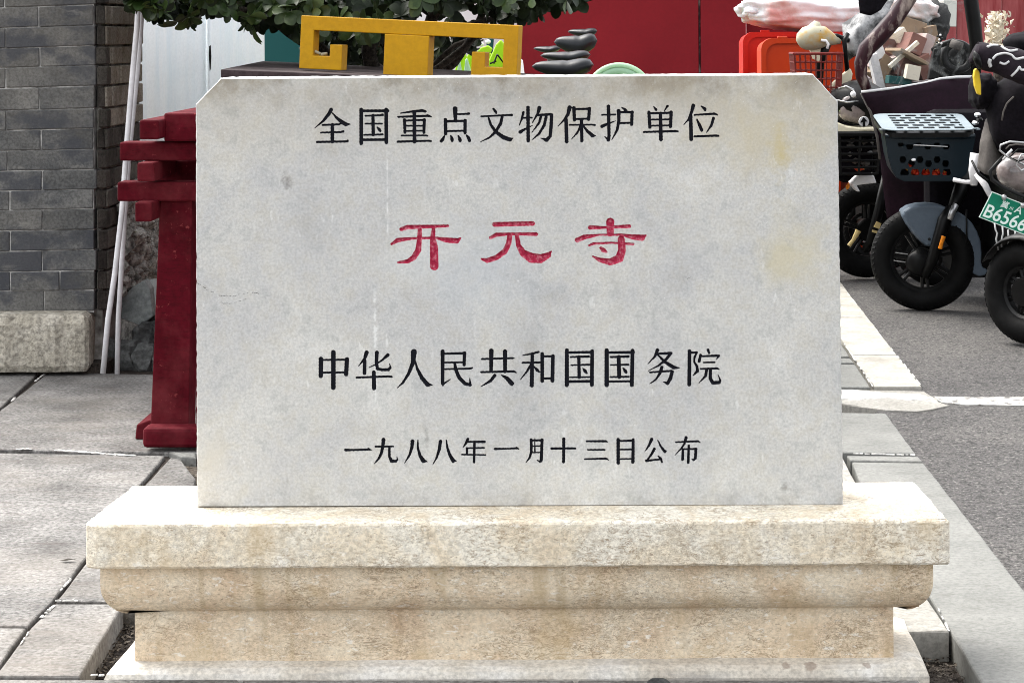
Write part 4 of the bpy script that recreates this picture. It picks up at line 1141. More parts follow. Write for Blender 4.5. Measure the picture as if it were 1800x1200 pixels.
# bent capping strip on the seam
pw = thing("pale_building", "pale grey building behind the sacks at the right of the red wall", "building", (P(1500, 100, 19).x, 19, 0))
wall_box(1432, 1600, -700, 19, .3, "wall", M_PALEWALL, pw)
wall_box(1436, 1580, 13, 18.8, .15, "ledge", M_PIPE, pw)
rf = thing("red_fence", "faded red sheet fence behind the scooters at far right", "fence", (P(1700, 60, 15).x, 15, 0))
nb = 16
for k in range(nb):
    a = 1560 + k*40
    D = 15 + (.03 if k % 2 else 0)
    wall_box(a, a+39.2, -260, D, .05, "fence_board", M_REDFENCE, rf)
# ================================================================== red wooden stand
std = thing("wooden_stand", "dark red painted timber stand with stacked crossed beams left of the stele", "stand", (P(300, 780, 5.45).x, 5.6, 0))
def pxbox(name, x0, x1, y0, y1, D, depth, m_, parent, bevel=.004, slant=0.0, jig=0.0):
    q = [P(x0, y1, D), P(x1, y1+slant, D), P(x1, y0+slant, D), P(x0, y0, D)]
    return MB().prism(q, (0, depth, 0)).build(name, m_, parent, bevel=bevel, segs=2)
MB().prism([P(264, 762, 5.46), P(331, 762, 5.46), P(338, 350, 5.46), P(281, 350, 5.46)], (0, .10, 0)).build("post", M_REDWOOD, std, bevel=.003)
pxbox("post", 344, 420, 350, 760, 5.75, .1, M_REDWOOD, std)
pxbox("foot_beam", 250, 900, 752, 787.5, 5.385, .07, M_REDWOOD, std, bevel=.010)
# short cross foot seen behind the long one
MB().prism([P(237, 772, 5.56), P(280, 774, 5.56), P(280, 737, 5.56), P(262, 738, 5.56), P(240, 746, 5.56)], (0, .45, 0)).build("cross_foot", M_REDWOOD, std, bevel=.004)
pxbox("long_beam", 210, 700, 250, 283, 5.42, .075, M_REDWOOD, std, bevel=.005, slant=0)
pxbox("long_beam", 206, 700, 320, 354, 5.44, .075, M_REDWOOD, std, bevel=.005)
for (a, b, c, d, Dk, dep) in ((245, 279, 211, 245.5, 5.30, 1.05), (241, 271, 286, 319.5, 5.34, .9), (237, 267, 355.5, 390, 5.36, .8)):
    pxbox("cross_beam", a, b, c, d, Dk, dep, M_REDWOOD, std, bevel=.005)
pxbox("inner_board", 272, 500, 283, 322, 5.62, .04, M_REDWOOD, std)
pxbox("cap_block", 288, 700, 199, 249, 5.38, .85, M_REDWOOD, std, bevel=.005)

# ================================================================== planter with yellow fret
pln = thing("planter_counter", "dark timber topped red planter counter half hidden behind the stele", "planter", (P(700, 700, 6.5).x, 6.6, 0))
A1, A2, A3, A4 = P(388, 122, 6.05), P(1000, 146, 6.05), P(1000, 133, 7.25), P(462, 107.5, 7.35)
t = Vector((0, 0, -.024))
MB().hexa([A1+t, A2+t, A3+t, A4+t, A1, A2, A3, A4]).build("timber_top", M_DARKTOP, pln, bevel=.003)
i1, i2, i3, i4 = A1+Vector((.12, .1, -.024)), A2+Vector((-.1, .1, -.024)), A3+Vector((-.1, -.1, -.024)), A4+Vector((.12, -.1, -.024))
fl = lambda p: Vector((p.x, p.y, 0))
MB().hexa([fl(i1), fl(i2), fl(i3), fl(i4), i1, i2, i3, i4]).build("planter_body", M_REDWOOD, pln, bevel=.004)

DFR = 6.30
fr = thing("yellow_fret", "yellow painted key pattern timber ornament on the planter counter above the stele", "ornament", P(720, 130, DFR))
sF = DFR/F
o0 = P(529.5, 27.5, DFR)
tilt, yaw = R(-2.9), R(-11)
Mf = Matrix.Translation(o0) @ Matrix.Rotation(yaw, 4, 'Z') @ Matrix.Rotation(-tilt, 4, 'Y')
def fret_prism(pts, y0, dep, name):
    pts = [Mf @ Vector((x*sF/math.cos(yaw), y0, -y*sF)) for x, y in pts]
    e = (Mf.to_3x3() @ Vector((0, dep, 0)))
    return MB().prism(pts, e).build(name, M_YELLOW, fr, bevel=.0022)
W = 385
left = [(0,0),(W,0),(W,93),(305.5,93),(305.5,49),(329,49),(329,74),(360,74),(360,25),(24,25),(24,69.5),(54,69.5),(54,48.5),(76,48.5),(76,93),(0,93)]
fret_prism(list(reversed(left)), 0, .055, "key_fret")
fret_prism([(151.5,97),(230,97),(230,25.5),(151.5,25.5)], -.004, .063, "centre_block")
for k, (px, py, an) in enumerate(((558, 92.5, .45), (569.5, 95, -.15))):
    m_ = MB(); c = P(px, py, DFR+.012)
    c = Vector((c.x, c.y, c.z))
    d = Vector((math.cos(an)*.009, .004, -math.sin(an)*.009))
    m_.tube([c-d, c+d*.2, c+d], [.0042, .0044, .0040], n=10)
    tag(m_.build("cigarette_butt", M_CREAM_Y, None, smooth=False, bevel=.0006), ("left" if k == 0 else "right") + " one of two cigarette butts left in the yellow fret's left window", "cigarette butt", "cigarette butts in the yellow fret")

# ================================================================== bush
bush = thing("broadleaf_bush", "dark green bush with rounded glossy leaves rising behind the yellow fret", "bush", (P(720, 130, 7.6).x, 7.6, 0))
rnd = random.Random(77)
# stems
def stem(pts, r0, r1, parent=bush, name="stem"):
    m_ = MB(); q = [P(x, y, D) for x, y, D in pts]
    n = len(q)
    m_.tube(q, [r0+(r1-r0)*i/(n-1) for i in range(n)], n=8)
    return m_.build(name, M_BARK, parent, smooth=True)
base_pt = P(720, 150, 7.6)
stem([(710, 720, 7.6), (716, 300, 7.6), (735, 140, 7.6), (742, 125, 7.6)], .045, .04, name="trunk")
stem([(735, 160, 7.6), (800, 110, 7.55), (830, 66, 7.5), (850, 20, 7.5), (870, -60, 7.5)], .016, .012)
stem([(730, 160, 7.6), (742, 90, 7.5), (760, 30, 7.4), (800, -40, 7.4)], .032, .016)
stem([(720, 160, 7.6), (690, 95, 7.4), (672, 50, 7.3), (640, -30, 7.2)], .03, .016)
stem([(720, 165, 7.6), (660, 120, 7.5), (645, 90, 7.4), (640, 60, 7.3), (610, 10, 7.2)], .026, .012)
stem([(705, 170, 7.6), (612, 130, 7.4), (560, 80, 7.2), (500, 45, 7.0), (440, 20, 6.8), (360, 5, 6.7)], .022, .008)
stem([(700, 165, 7.6), (590, 112, 7.3), (545, 88, 7.2), (505, 62, 7.1), (478, 40, 7.0)], .012, .005)
stem([(610, 40, 7.2), (500, 0, 6.9), (400, -20, 6.7), (300, 0, 6.5), (262, 8, 6.45)], .014, .004)
stem([(760, 60, 7.5), (840, 40, 7.3), (920, 20, 7.1), (990, 0, 7.0)], .014, .004)
stem([(735, 140, 7.6), (800, 80, 7.6), (880, 50, 7.6), (905, 38, 7.5)], .012, .005)
stem([(690, 165, 7.6), (655, 125, 7.3), (648, 90, 7.25), (652, 50, 7.2), (640, 0, 7.1)], .030, .022)
stem([(700, 165, 7.6), (770, 120, 7.5), (812, 88, 7.45), (838, 60, 7.4), (860, 30, 7.4)], .013, .012)
# leaf meshes
def leaf_mesh(k):
    r_ = random.Random(k)
    L_ = 1.0; w = .30+.04*r_.random()
    prof = [(0, .02), (.12, .10), (.30, .62*w/.3*.3), (.50, .9*w), (.70, w), (.86, .78*w), (.96, .40*w), (1.0, .0)]
    vs, fs = [], []
    bend = r_.uniform(.05, .28); fold = r_.uniform(.15, .45)
    for t_, ww in prof:
        zc = -bend*t_*t_
        vs += [(-ww, t_, zc+ww*fold), (0, t_, zc), (ww, t_, zc+ww*fold)]
    for i in range(len(prof)-1):
        a = i*3
        fs += [(a, a+1, a+4, a+3), (a+1, a+2, a+5, a+4)]
    return vs, fs
LV = [leaf_mesh(k) for k in range(5)]
def leaf_me(k):
    m_ = MB(); m_.add(*LV[k])
    me = bpy.data.meshes.new("leaf"); me.from_pydata([tuple(v) for v in m_.v], [], m_.f)
    for p_ in me.polygons: p_.use_smooth = True
    me.materials.append(M_LEAF); return me
LME = [leaf_me(k) for k in range(5)]
ox = [225, 245, 262, 285, 300, 330, 350, 380, 420, 450, 475, 500, 560, 600, 650, 700, 740, 780, 830, 880, 905, 960, 1005, 1035]
oy = [-8, 22, 22, 36, 30, 55, 28, 22, 22, 58, 35, 60, 66, 70, 72, 55, 26, 30, 30, 40, 40, 24, 10, -12]
def bottom(px): return float(np.interp(px, ox, oy))
leaves = []
def whorl(c, n, size, up):
    ax = Vector((rnd.gauss(0, .6), rnd.gauss(0, .6) - .25, up)).normalized()
    q = ax.to_track_quat('Z', 'Y')
    for k in range(n):
        az = 2*math.pi*k/n + rnd.uniform(-.4, .4)
        el = rnd.uniform(-.15, .75)
        d = q @ Vector((math.cos(az)*math.cos(el), math.sin(az)*math.cos(el), math.sin(el)))
        nrm = q @ Vector((-math.cos(az)*math.sin(el), -math.sin(az)*math.sin(el), math.cos(el)))
        yv = d.normalized(); zv = (nrm - yv*nrm.dot(yv)).normalized(); xv = yv.cross(zv)
        s = size*rnd.uniform(.75, 1.2)
        M_ = Matrix(((xv.x*s, yv.x*s, zv.x*s, c.x), (xv.y*s, yv.y*s, zv.y*s, c.y), (xv.z*s, yv.z*s, zv.z*s, c.z), (0, 0, 0, 1)))
        leaves.append((M_, rnd.randrange(5)))
# lower fringe and body; crown continues above the frame
cnt = 0
while cnt < 1150:
    px = rnd.uniform(228, 1034)
    lo = bottom(px)
    if cnt < 760:
        py = lo - abs(rnd.gauss(0, 38)) - 12
    else:
        py = rnd.uniform(-300, lo-30)
    t_ = (px-630)/410
    topy = -300*math.sqrt(max(0, 1-t_*t_)) - 20
    if py < topy: continue
    D = 7.2 + rnd.gauss(0, .38) - (0.55 if px < 420 else 0)*(420-px)/200
    D = max(6.35, min(8.4, D))
    # keep sky gaps
    if 745 < px < 860 and py > -2 and rnd.random() < .75: continue
    if py > 8 and rnd.random() < .25: continue
    whorl(P(px, py, D), rnd.choice([4, 5, 6, 7]), .052, rnd.uniform(-.2, 1.0))
    cnt += 1
# hanging whorls at known places
for px, py, D in ((332, 30, 6.45), (312, 38, 6.5), (446, 46, 6.55), (436, 30, 6.6), (250, 10, 6.4), (268, 14, 6.42), (290, 18, 6.5), (500, 30, 6.7), (512, 52, 6.8), (850, 12, 6.9), (868, 24, 7.0),
                  (940, 22, 7.0), (985, 2, 7.0), (1012, 0, 7.0), (905, 28, 7.1), (520, 12, 6.5), (505, 22, 6.5), (560, 8, 6.6), (480, 10, 6.6), (600, 30, 6.7), (650, 18, 6.7), (380, 8, 6.5), (400, 16, 6.5), (725, 10, 6.8), (690, 12, 6.8)):
    whorl(P(px, py, D), 6, .056, -.5 if py > 28 else .3)
for k in range(70):
    px = rnd.uniform(545, 700); py = rnd.uniform(48, 112)
    whorl(P(px, py, rnd.uniform(7.7, 8.4)), 6, .05, .3)
for k in range(36):
    px = rnd.uniform(768, 838); py = rnd.uniform(50, 100 - (px-768)*.45)
    whorl(P(px, py, rnd.uniform(7.6, 8.3)), 6, .05, .3)
def toppx(M_):
    c = M_.translation
    return PY - (c.z-H)*F/c.y
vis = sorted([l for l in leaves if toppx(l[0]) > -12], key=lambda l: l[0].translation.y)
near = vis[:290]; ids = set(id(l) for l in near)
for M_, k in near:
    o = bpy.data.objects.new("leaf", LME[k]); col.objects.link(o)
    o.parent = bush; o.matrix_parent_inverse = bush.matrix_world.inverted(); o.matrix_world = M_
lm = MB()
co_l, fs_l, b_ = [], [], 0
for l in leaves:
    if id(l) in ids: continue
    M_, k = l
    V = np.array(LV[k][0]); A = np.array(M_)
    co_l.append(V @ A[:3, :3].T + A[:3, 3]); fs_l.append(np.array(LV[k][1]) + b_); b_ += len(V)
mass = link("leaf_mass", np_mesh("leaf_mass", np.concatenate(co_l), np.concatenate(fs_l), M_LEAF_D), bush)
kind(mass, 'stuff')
# ================================================================== generic vehicle pieces
def wheel(parent, c, yaw, r=.197, tr=.040, spokes=5, rim_r=None, width=1.0, name="wheel", disc=True):
    """yaw: rotation about Z of the wheel plane; 0 = plane facing the camera side-on"""
    w = bpy.data.objects.new(name, None); col.objects.link(w)
    w.empty_display_size = .05
    w.location = c
    w.matrix_world = Matrix.Translation(c)
    w.parent = parent; w.matrix_parent_inverse = parent.matrix_world.inverted()
    M_ = Matrix.Translation(c) @ Matrix.Rotation(yaw, 4, 'Z') @ Matrix.Rotation(R(90), 4, 'X')
    prof = []
    for k in range(14):
        th = 2*math.pi*k/14
        prof.append((r-tr + tr*math.cos(th)*1.0, tr*width*math.sin(th)*.95))
    m_ = MB(); m_.lathe(prof, M_, n=64)
    m_.build("tyre", M_RUBBER, w, smooth=True)
    # tread grooves: small raised lugs
    m_ = MB()
    for k in range(56):
        th = 2*math.pi*k/56
        for s_ in (-1, 1):
            Q = M_ @ Matrix.Rotation(th, 4, 'Z') @ Matrix.Translation((r-.0132, 0, s_*tr*.50*width)) @ Matrix.Rotation(s_*.5, 4, 'X') @ Matrix.Rotation(-s_*.62, 4, 'Y')
            m_.box(-.004, .0045, -.007, .007, -.011, .011, Q)
    kind(m_.build("tread", M_RUBBER, w), 'stuff')
    rr = r-2*tr+.006
    m_ = MB(); m_.lathe([(rr, -.020), (rr+.012, -.026), (rr+.012, .026), (rr, .020), (rr-.010, .012), (rr-.010, -.012)], M_, n=48)
    m_.build("rim", M_DARKMETAL, w, smooth=False)
    for k in range(spokes):
        th = 2*math.pi*k/spokes + .3
        m_ = MB()
        for dd in (-.10, .10):
            a = M_ @ Vector((math.cos(th+dd*1.6)*.035, math.sin(th+dd*1.6)*.035, -.004)); b = M_ @ Vector((math.cos(th+dd)*rr, math.sin(th+dd)*rr, -.002))
            m_.tube([a, b], [.008, .006], n=6)
        m_.build("spoke", M_DARKMETAL, w)
    m_ = MB(); m_.lathe([(.0, -.030), (.045, -.030), (.050, -.022), (.050, .022), (.045, .03), (0, .03)], M_, n=28, closed=False)
    m_.build("hub", M_BLACK, w)
    if disc:
        m_ = MB(); m_.lathe([(.058, -.036), (.072, -.036), (.072, -.033), (.058, -.033)], M_, n=36); m_.build("brake_disc", M_DARKMETAL, w)
    return w

def part_tube(parent, name, pts, r, m_, n=10):
    q = MB(); q.tube([P(*p) for p in pts], r, n=n)
    return q.build(name, m_, parent, smooth=True)

def cloth(parent, name, m_, outline_rows, thick=.006, amp=.01, freq=8, seed=0, sub=1):
    """outline_rows: rows of (px,py,D) points -> soft sheet"""
    nr, nc = len(outline_rows), len(outline_rows[0])
    K = 5
    q = MB()
    A = np.array([[list(P(*p)) for p in row] for row in outline_rows])
    U = np.linspace(0, nr-1, (nr-1)*K+1); V = np.linspace(0, nc-1, (nc-1)*K+1)
    for u in U:
        i = min(int(u), nr-2); a = u-i
        for v in V:
            j = min(int(v), nc-2); b = v-j
            p = (A[i, j]*(1-a)*(1-b) + A[i+1, j]*a*(1-b) + A[i, j+1]*(1-a)*b + A[i+1, j+1]*a*b)
            p = Vector(p); nn = noise.fractal(p*freq + Vector((seed, 0, 0)), 1, 2, 3)
            q.v.append(p + Vector((0, nn*amp, nn*amp*.3)))
    nv = len(V)
    for i in range(len(U)-1):
        for j in range(nv-1):
            q.f.append((i*nv+j, i*nv+j+1, (i+1)*nv+j+1, (i+1)*nv+j))
    return q.build(name, m_, parent, smooth=True, solid=thick)

# ================================================================== row of shared bicycles behind the stele
def saddle(parent, px0, px1, py0, py1, D, m_=M_SEAT, nose=.5):
    a, b = P(px0, py1, D), P(px1, py1, D)
    Ls = b.x-a.x; hh = P(0, py0, D).z - P(0, py1, D).z
    q = MB(); n = 16; N = 18
    for i in range(n+1):
        t_ = i/n
        e = math.sin(math.pi*min(1, max(0, t_)))**.42 if 0 < t_ < 1 else .02
        wz = hh*.66*(e)*(0.62 + .48*t_)
        wy = (.035 + .065*t_)*e
        zc = a.z + hh*.5 + hh*.16*math.cos(2*math.pi*t_)*(1 if t_ > .5 else .6) - hh*.02
        for k in range(N):
            th = 2*math.pi*k/N
            q.v.append(Vector((a.x+Ls*t_, D + wy*math.cos(th), zc + wz*math.sin(th))))
    for i in range(n):
        for k in range(N):
            q.f.append((i*N+k, i*N+(k+1) % N, (i+1)*N+(k+1) % N, (i+1)*N+k))
    q.f.append(tuple(range(N))); q.f.append(tuple(range(n*N, (n+1)*N)))
    return q.build("saddle", m_, parent, smooth=True)

def bicycle(px0, px1, py0, py1, D, label, lime, grp="shared bicycles parked in a row behind the stele"):
    cx = P((px0+px1)/2, py1, D).x; sz = P(0, py1, D).z
    b = thing("shared_bicycle", label, "bicycle", (cx, D, 0), grp)
    saddle(b, px0, px1, py0, py1, D)
    q = MB(); q.tube([(cx+.02, D, sz+.01), (cx+.0, D, sz-.25)], .014, n=10); q.build("seat_post", M_DARKMETAL, b, smooth=True)
    q = MB(); q.tube([(cx, D, sz-.25), (cx-.08, D, .30), (cx-.55, D, .62), (cx-.60, D, .78)], .022, n=10)
    q.tube([(cx, D, sz-.25), (cx+.38, D, .30), (cx-.08, D, .30)], .014, n=8)
    q.build("frame", lime, b, smooth=True)
    for dx in (.40, -.70):
        M_ = Matrix.Translation((cx+dx, D, .30)) @ Matrix.Rotation(R(90), 4, 'X')
        q = MB(); q.lathe([(.285+.02*math.cos(k*math.pi/4), .02*math.sin(k*math.pi/4)) for k in range(8)], M_, n=40); q.build("wheel", M_RUBBER, b, smooth=True)
    q = MB(); q.tube([(cx-.70, D, .30), (cx-.60, D, .80), (cx-.57, D, .90), (cx-.55, D-.12, .93)], .013, n=8); q.tube([(cx-.57, D, .90), (cx-.55, D+.14, .93)], .013, n=8)
    q.build("handlebar", M_BLACK, b, smooth=True)
    q = MB()
    for k in range(9):
        th = R(10+k*16)
        a1 = Vector((cx+.40+.33*math.cos(th), D, .30+.33*math.sin(th)))
        for w_ in (-.035, .035): q.v.append(a1+Vector((0, w_, 0)))
    for k in range(8): q.f.append((2*k, 2*k+1, 2*k+3, 2*k+2))
    q.build("mudguard", lime, b, solid=.006)
    return b
bicycle(935, 1044, 104.5, 134, 9.2, "shared bicycle with the lowest and nearest black saddle above the stele's top", M_LIME)
bicycle(950, 1038, 90, 109, 10.4, "shared bicycle whose black saddle is second from the bottom of the row", M_LIME)
bicycle(974, 1050, 61, 92, 11.4, "shared bicycle with the tall thick black saddle below the topmost one", M_LIME)
bicycle(998, 1050, 50.5, 63.5, 12.6, "shared bicycle with the topmost and farthest black saddle", M_LIME)
ex = bicycle(938, 986, 81, 92, 12.0, "shared bicycle whose small black saddle shows left of the saddle row", M_LIME)
# lime machines seen through the fret's right window
lb = thing("lime_bicycle_rack", "row of lime green bicycle skirt guards seen through the yellow fret", "bicycle rack", (P(820, 120, 9.6).x, 9.8, 0))
def lime_panel(pts, D, m_=M_LIME, name="skirt_guard", dep=.03):
    q = MB(); q.pxprism(pts, D, dep); return q.build(name, m_, lb, bevel=.006)
lime_panel([(764, 165), (764, 110), (780, 104), (792, 112), (772, 165)], 9.6)
lime_panel([(792, 165), (800, 122), (806, 100), (818, 94), (842, 165)], 9.7)
lime_panel([(806, 165), (816, 112), (822, 96), (838, 88), (862, 165)], 9.9)
lime_panel([(828, 150), (836, 94), (850, 84), (870, 100), (884, 165)], 10.2)
lime_panel([(858, 110), (872, 78), (880, 70), (889, 80), (890, 110), (884, 118), (864, 165)], 9.8)
lime_panel([(838, 92), (845, 84), (858, 80), (866, 86), (862, 94), (848, 96)], 9.7)
for pts in ([(798, 165), (806, 108), (809, 107), (818, 165)], [(812, 165), (818, 104), (822, 103), (838, 165)]):
    lime_panel(pts, 9.55, M_PALEGREEN, "skirt_guard_edge", .01)
for i, (x, y) in enumerate(((776, 104), (790, 98), (818, 89), (832, 83), (846, 78), (825, 78), (858, 74))):
    q = MB(); q.blob(P(x, y, 9.75+i*.02), (.013, .012, .011), amp=.2, seed=i, sub=2); q.build("reflector", M_WHITEP, lb, smooth=True)
lime_panel([(853, 92), (856, 68), (868, 68), (866, 94)], 10.6, M_TEAL, "teal_guard")
q = MB()
for (a, b) in (((776, 124), (800, 96)), ((800, 96), (860, 82)), ((868, 112), (874, 96)), ((874, 96), (886, 112)), ((862, 112), (872, 108)), ((770, 110), (850, 70))):
    q.tube([P(a[0], a[1], 9.7), P(b[0], b[1], 9.72)], .004, n=6)
kind(q.build("frame_rods", M_BLACK, lb), 'stuff')
q = MB(); q.box(P(764, 0, 9.6).x, P(890, 0, 9.9).x, 9.6, 10.2, 0, .82); q.build("rack_body", M_DARKMETAL, lb, bevel=.01)

# pale green plastic chair with a rounded arched back
DC = 14.2
chg = thing("plastic_chair", "pale green plastic chair with a rounded arched back right of the black saddles", "chair", (P(1088, 110, DC).x, DC, 0))
cc = P(1088, 110, DC); top = cc.z; Rc = .235
def arch(r, w, name, y, m_):
    q = MB(); n = 24
    c0 = Vector((cc.x, y, top-.235))
    pts = [c0 + Vector((-r, 0, -.25))] + [c0 + Vector((r*math.cos(math.pi-math.pi*k/n), 0, r*math.sin(math.pi*k/n))) for k in range(n+1)] + [c0 + Vector((r, 0, -.25))]
    q.tube(pts, w, n=10); return q.build(name, m_, chg, smooth=True)
arch(.218, .017, "back_rim", DC, M_PALEGREEN)
arch(.178, .030, "back_rim", DC+.01, mat("mint_plastic", [(0.3, (0.22, 0.36, 0.24)), (0.7, (0.28, 0.44, 0.30))], scale=5, rough=0.4))
arch(.142, .012, "back_rim", DC-.01, M_PALEGREEN)
arch(.105, .030, "back_rim", DC, M_LIME)
q = MB(); q.box(cc.x-.22, cc.x+.22, DC-.42, DC+.02, .42, .45); q.build("seat", M_PALEGREEN, chg, bevel=.01)
for sx in (-.19, .19):
    for sy in (-.38, -.02):
        q = MB(); q.tube([(cc.x+sx, DC+sy, .42), (cc.x+sx*1.1, DC+sy*1.05, -.008)], .018, n=8); q.build("leg", M_PALEGREEN, chg)
# white pointed cone beside the fret
q = MB(); q.lathe([(.0, .80), (.012, .79), (.075, .25), (.16, .02), (.16, -.008), (0, -.008)], Matrix.Translation((P(915, 100, 10.9).x, 10.9, P(915, 103, 10.9).z-.80)), n=24, closed=False)
cone = q.build("white_cone", M_WHITEP, None, smooth=True)
tag(cone, "plain white cone peeping out between yellow fret and black saddles", "traffic cone")

# ================================================================== red and orange bins with sacks
def bin_(x0, x1, yt, D, dep, m_, label, seed):
    b = thing("plastic_bin", label, "bin", (P((x0+x1)/2, 100, D).x, D+dep/2, 0), "plastic bins by the red wall")
    a, c = P(x0, yt, D), P(x1, yt, D)
    out = [(a.x, D), (c.x, D), (c.x, D+dep), (a.x, D+dep)]
    r_ = .035
    q = MB()   # body as an upright plate with rounded upper corners and a raised rim
    zt = a.z
    def face(ins, y, rr=.05):
        pts = []
        for k in range(7):
            th = math.pi/2*k/6
            pts.append(Vector((c.x-ins-rr+rr*math.cos(th), y, zt-ins-rr+rr*math.sin(th))))
        for k in range(7):
            th = math.pi/2+math.pi/2*k/6
            pts.append(Vector((a.x+ins+rr+rr*math.cos(th), y, zt-ins-rr+rr*math.sin(th))))
        pts += [Vector((a.x+ins, y, 0)), Vector((c.x-ins, y, 0))]
        return pts
    q.prism(face(.012, D+.012), (0, dep, 0)); q.build("tub", m_, b, bevel=.004)
    A, B = face(0, D), face(.024, D)
    n = len(A)
    q = MB(); q.v = A + B + [p+Vector((0, .05, 0)) for p in A] + [p+Vector((0, .05, 0)) for p in B]
    for i in range(n-1):
        q.f += [(i, i+1, n+i+1, n+i), (2*n+i, 3*n+i, 3*n+i+1, 2*n+i+1), (i, 2*n+i, 2*n+i+1, i+1), (n+i, n+i+1, 3*n+i+1, 3*n+i)]
    q.build("rim", m_, b)
    for t_ in (.16, .62):
        x = a.x + (c.x-a.x)*t_
        q = MB(); q.box(x, x+.045, D+.0, D+.03, zt-.002, zt+.010); q.build("hinge_lug", m_, b, bevel=.003)
    return b
bin_(1306, 1500, 57, 10.6, .45, M_BINRED, "larger bright red plastic bin behind, under the white sack", 1)
bin_(1338, 1520, 68, 10.0, .40, M_BINORANGE, "orange plastic bin in front of the taller red one", 2)
q = MB(); q.blob(P(1425, 24, 10.75), (.36, .20, .100), amp=.15, freq=1.9, seed=5, sub=5, power=.85, rot=(0, .05, 0))
q.blob(P(1327, 20, 10.72), (.07, .10, .045), amp=.2, freq=2, seed=8, sub=3)
sack = q.build("sack", M_SACK, None, smooth=True)
tag(sack, "bulging white plastic sack with pinkish contents lying on the red bin", "sack")
q = MB()
for k in range(4): q.tube([P(1318-k*3, 18+k, 10.62), P(1330, 22, 10.62)], .008, n=6)
tie = q.build("sack_knot", M_SACK, sack, smooth=True)
q.v.clear()

# ================================================================== bicycle with yellowed lamp cowl and red wire basket
bk = thing("basket_bicycle", "bicycle with a cream and yellowed cowl and dark red wire basket", "bicycle", (P(1440, 120, 9.3).x, 9.3, 0))
q = MB(); q.tube([P(1403, 77, 9.0), P(1408, 74, 9.0), P(1418, 69, 9.0), P(1432, 65, 9.0), P(1448, 66, 9.0), P(1464, 70, 9.0), P(1478, 74, 9.0)], [.018, .038, .052, .055, .046, .026, .008], n=20); q.tube([P(1430, 62, 9.0), P(1433, 48, 9.0), P(1436, 38, 9.0)], [.050, .030, .012], n=14); q.build("lamp_cowl", M_CREAM_Y, bk, smooth=True)
q = MB(); q.blob(P(1440, 56, 8.975), (.016, .02, .009), amp=.05, seed=1, sub=2); q.build("cowl_dimple", M_GREYCLOTH, bk, smooth=True)
MB().pxprism([(1424, 88), (1450, 82), (1440, 110), (1430, 104)], 9.0, .04).build("cowl_flap", M_CREAM, bk, bevel=.004)
part_tube(bk, "hook_handle", [(1443, 71, 8.95), (1452, 72, 8.95), (1456, 78, 8.95), (1454, 86, 8.95)], .006, M_WHITEP)
part_tube(bk, "handlebar", [(1444, 72, 8.98), (1470, 64, 9.0), (1500, 74, 9.1)], .012, M_BLACK)
part_tube(bk, "stem", [(1455, 72, 9.0), (1442, 110, 9.02), (1438, 180, 9.05), (1440, 330, 9.1)], [.022, .018, .016, .016], M_BLACK)
def wire_basket(parent, x0, x1, y0, y1, D, dep, m_, nv=9, nh=5, r=.0028, taper=.12, name="wire_basket"):
    q = MB()
    c = [(x0, D), (x1, D), (x1, D+dep), (x0, D+dep)]
    def pt(u, side, t_):   # t_ 0 top 1 bottom
        k = 1 - taper*t_
        cx_, cy_ = (x0+x1)/2, D+dep/2
        a, b = c[side], c[(side+1) % 4]
        X_ = a[0]+(b[0]-a[0])*u; Y_ = a[1]+(b[1]-a[1])*u
        X_ = cx_+(X_-cx_)*k; Y_ = cy_+(Y_-cy_)*k
        z = y0+(y1-y0)*t_
        return Vector((X_, Y_, z))
    for s_ in range(4):
        for k in range(nv):
            q.tube([pt(k/nv, s_, 0), pt(k/nv, s_, 1)], r, n=5)
    for j in range(nh+1):
        ring = [pt(u/4, s_, j/nh) for s_ in range(4) for u in range(4)]
        q.tube(ring+[ring[0]], r*(1.9 if j == 0 else 1), n=6)
    return q.build(name, m_, parent)
a, b = P(1396, 95, 8.85), P(1482, 175, 8.85)
wire_basket(bk, a.x, b.x, a.z, b.z-.02, 8.85, .2, M_WIRE_R, nv=9, nh=6, r=.0032)
wheel(bk, Vector((P(1430, 0, 9.1).x, 9.15, .26)), R(75), r=.26, tr=.022, spokes=6)

# ================================================================== cardboard and scrap pile seen through the windscreen
sp = []
def card(px, py, w, h, D, ang, m_, label, dep=.12, yaw=.3):
    s_ = D/F
    c = P(px, py, D)
    M_ = Matrix.Translation(c) @ Matrix.Rotation(yaw, 4, 'Z') @ Matrix.Rotation(R(ang), 4, 'Y')
    q = MB(); q.box(-w*s_/2, w*s_/2, 0, dep, -h*s_/2, h*s_/2, M_)
    o = q.build("cardboard_box", m_, None, bevel=.002)
    tag(o, label, "box", "boxes and scraps heaped behind the clear windscreen")
    return o
cart = thing("cargo_cart", "low cart loaded with boxes behind the clear windscreen", "cart", (P(1600, 200, 9.6).x, 9.6, 0))
q = MB(); q.box(P(1520, 0, 9.5).x, P(1722, 0, 9.5).x, 9.45, 10.3, .30, P(0, 152, 9.5).z); q.build("cart_bed", M_DARKMETAL, cart, bevel=.01)
for dx in (-.2, .2): wheel(cart, Vector((P(1620, 0, 9.6).x+dx, 9.5, .17)), 0, r=.18, tr=.03)
card(1575, 128, 56, 52, 9.36, -18, M_CARD_P, "pink card box lowest at the left of the heap")
card(1598, 118, 30, 44, 9.30, 28, M_CARD_R, "dark brown narrow carton leaning in the heap")
card(1566, 92, 34, 46, 9.44, 12, M_CARD_R, "brown carton with pale mark high on the left of the heap")
card(1612, 78, 30, 34, 9.34, 24, M_CARD_R, "square red brown carton standing in the middle of the heap")
card(1628, 90, 20, 60, 9.40, 22, M_CARD_P, "tall pink card strip right of the red brown carton")
card(1608, 100, 60, 6, 9.22, 26, M_CARD, "thin tan board lying aslant under the red brown carton", dep=.16)
card(1606, 128, 26, 26, 9.20, 12, M_CARD_C, "cream card scrap in front of the heap", dep=.03)
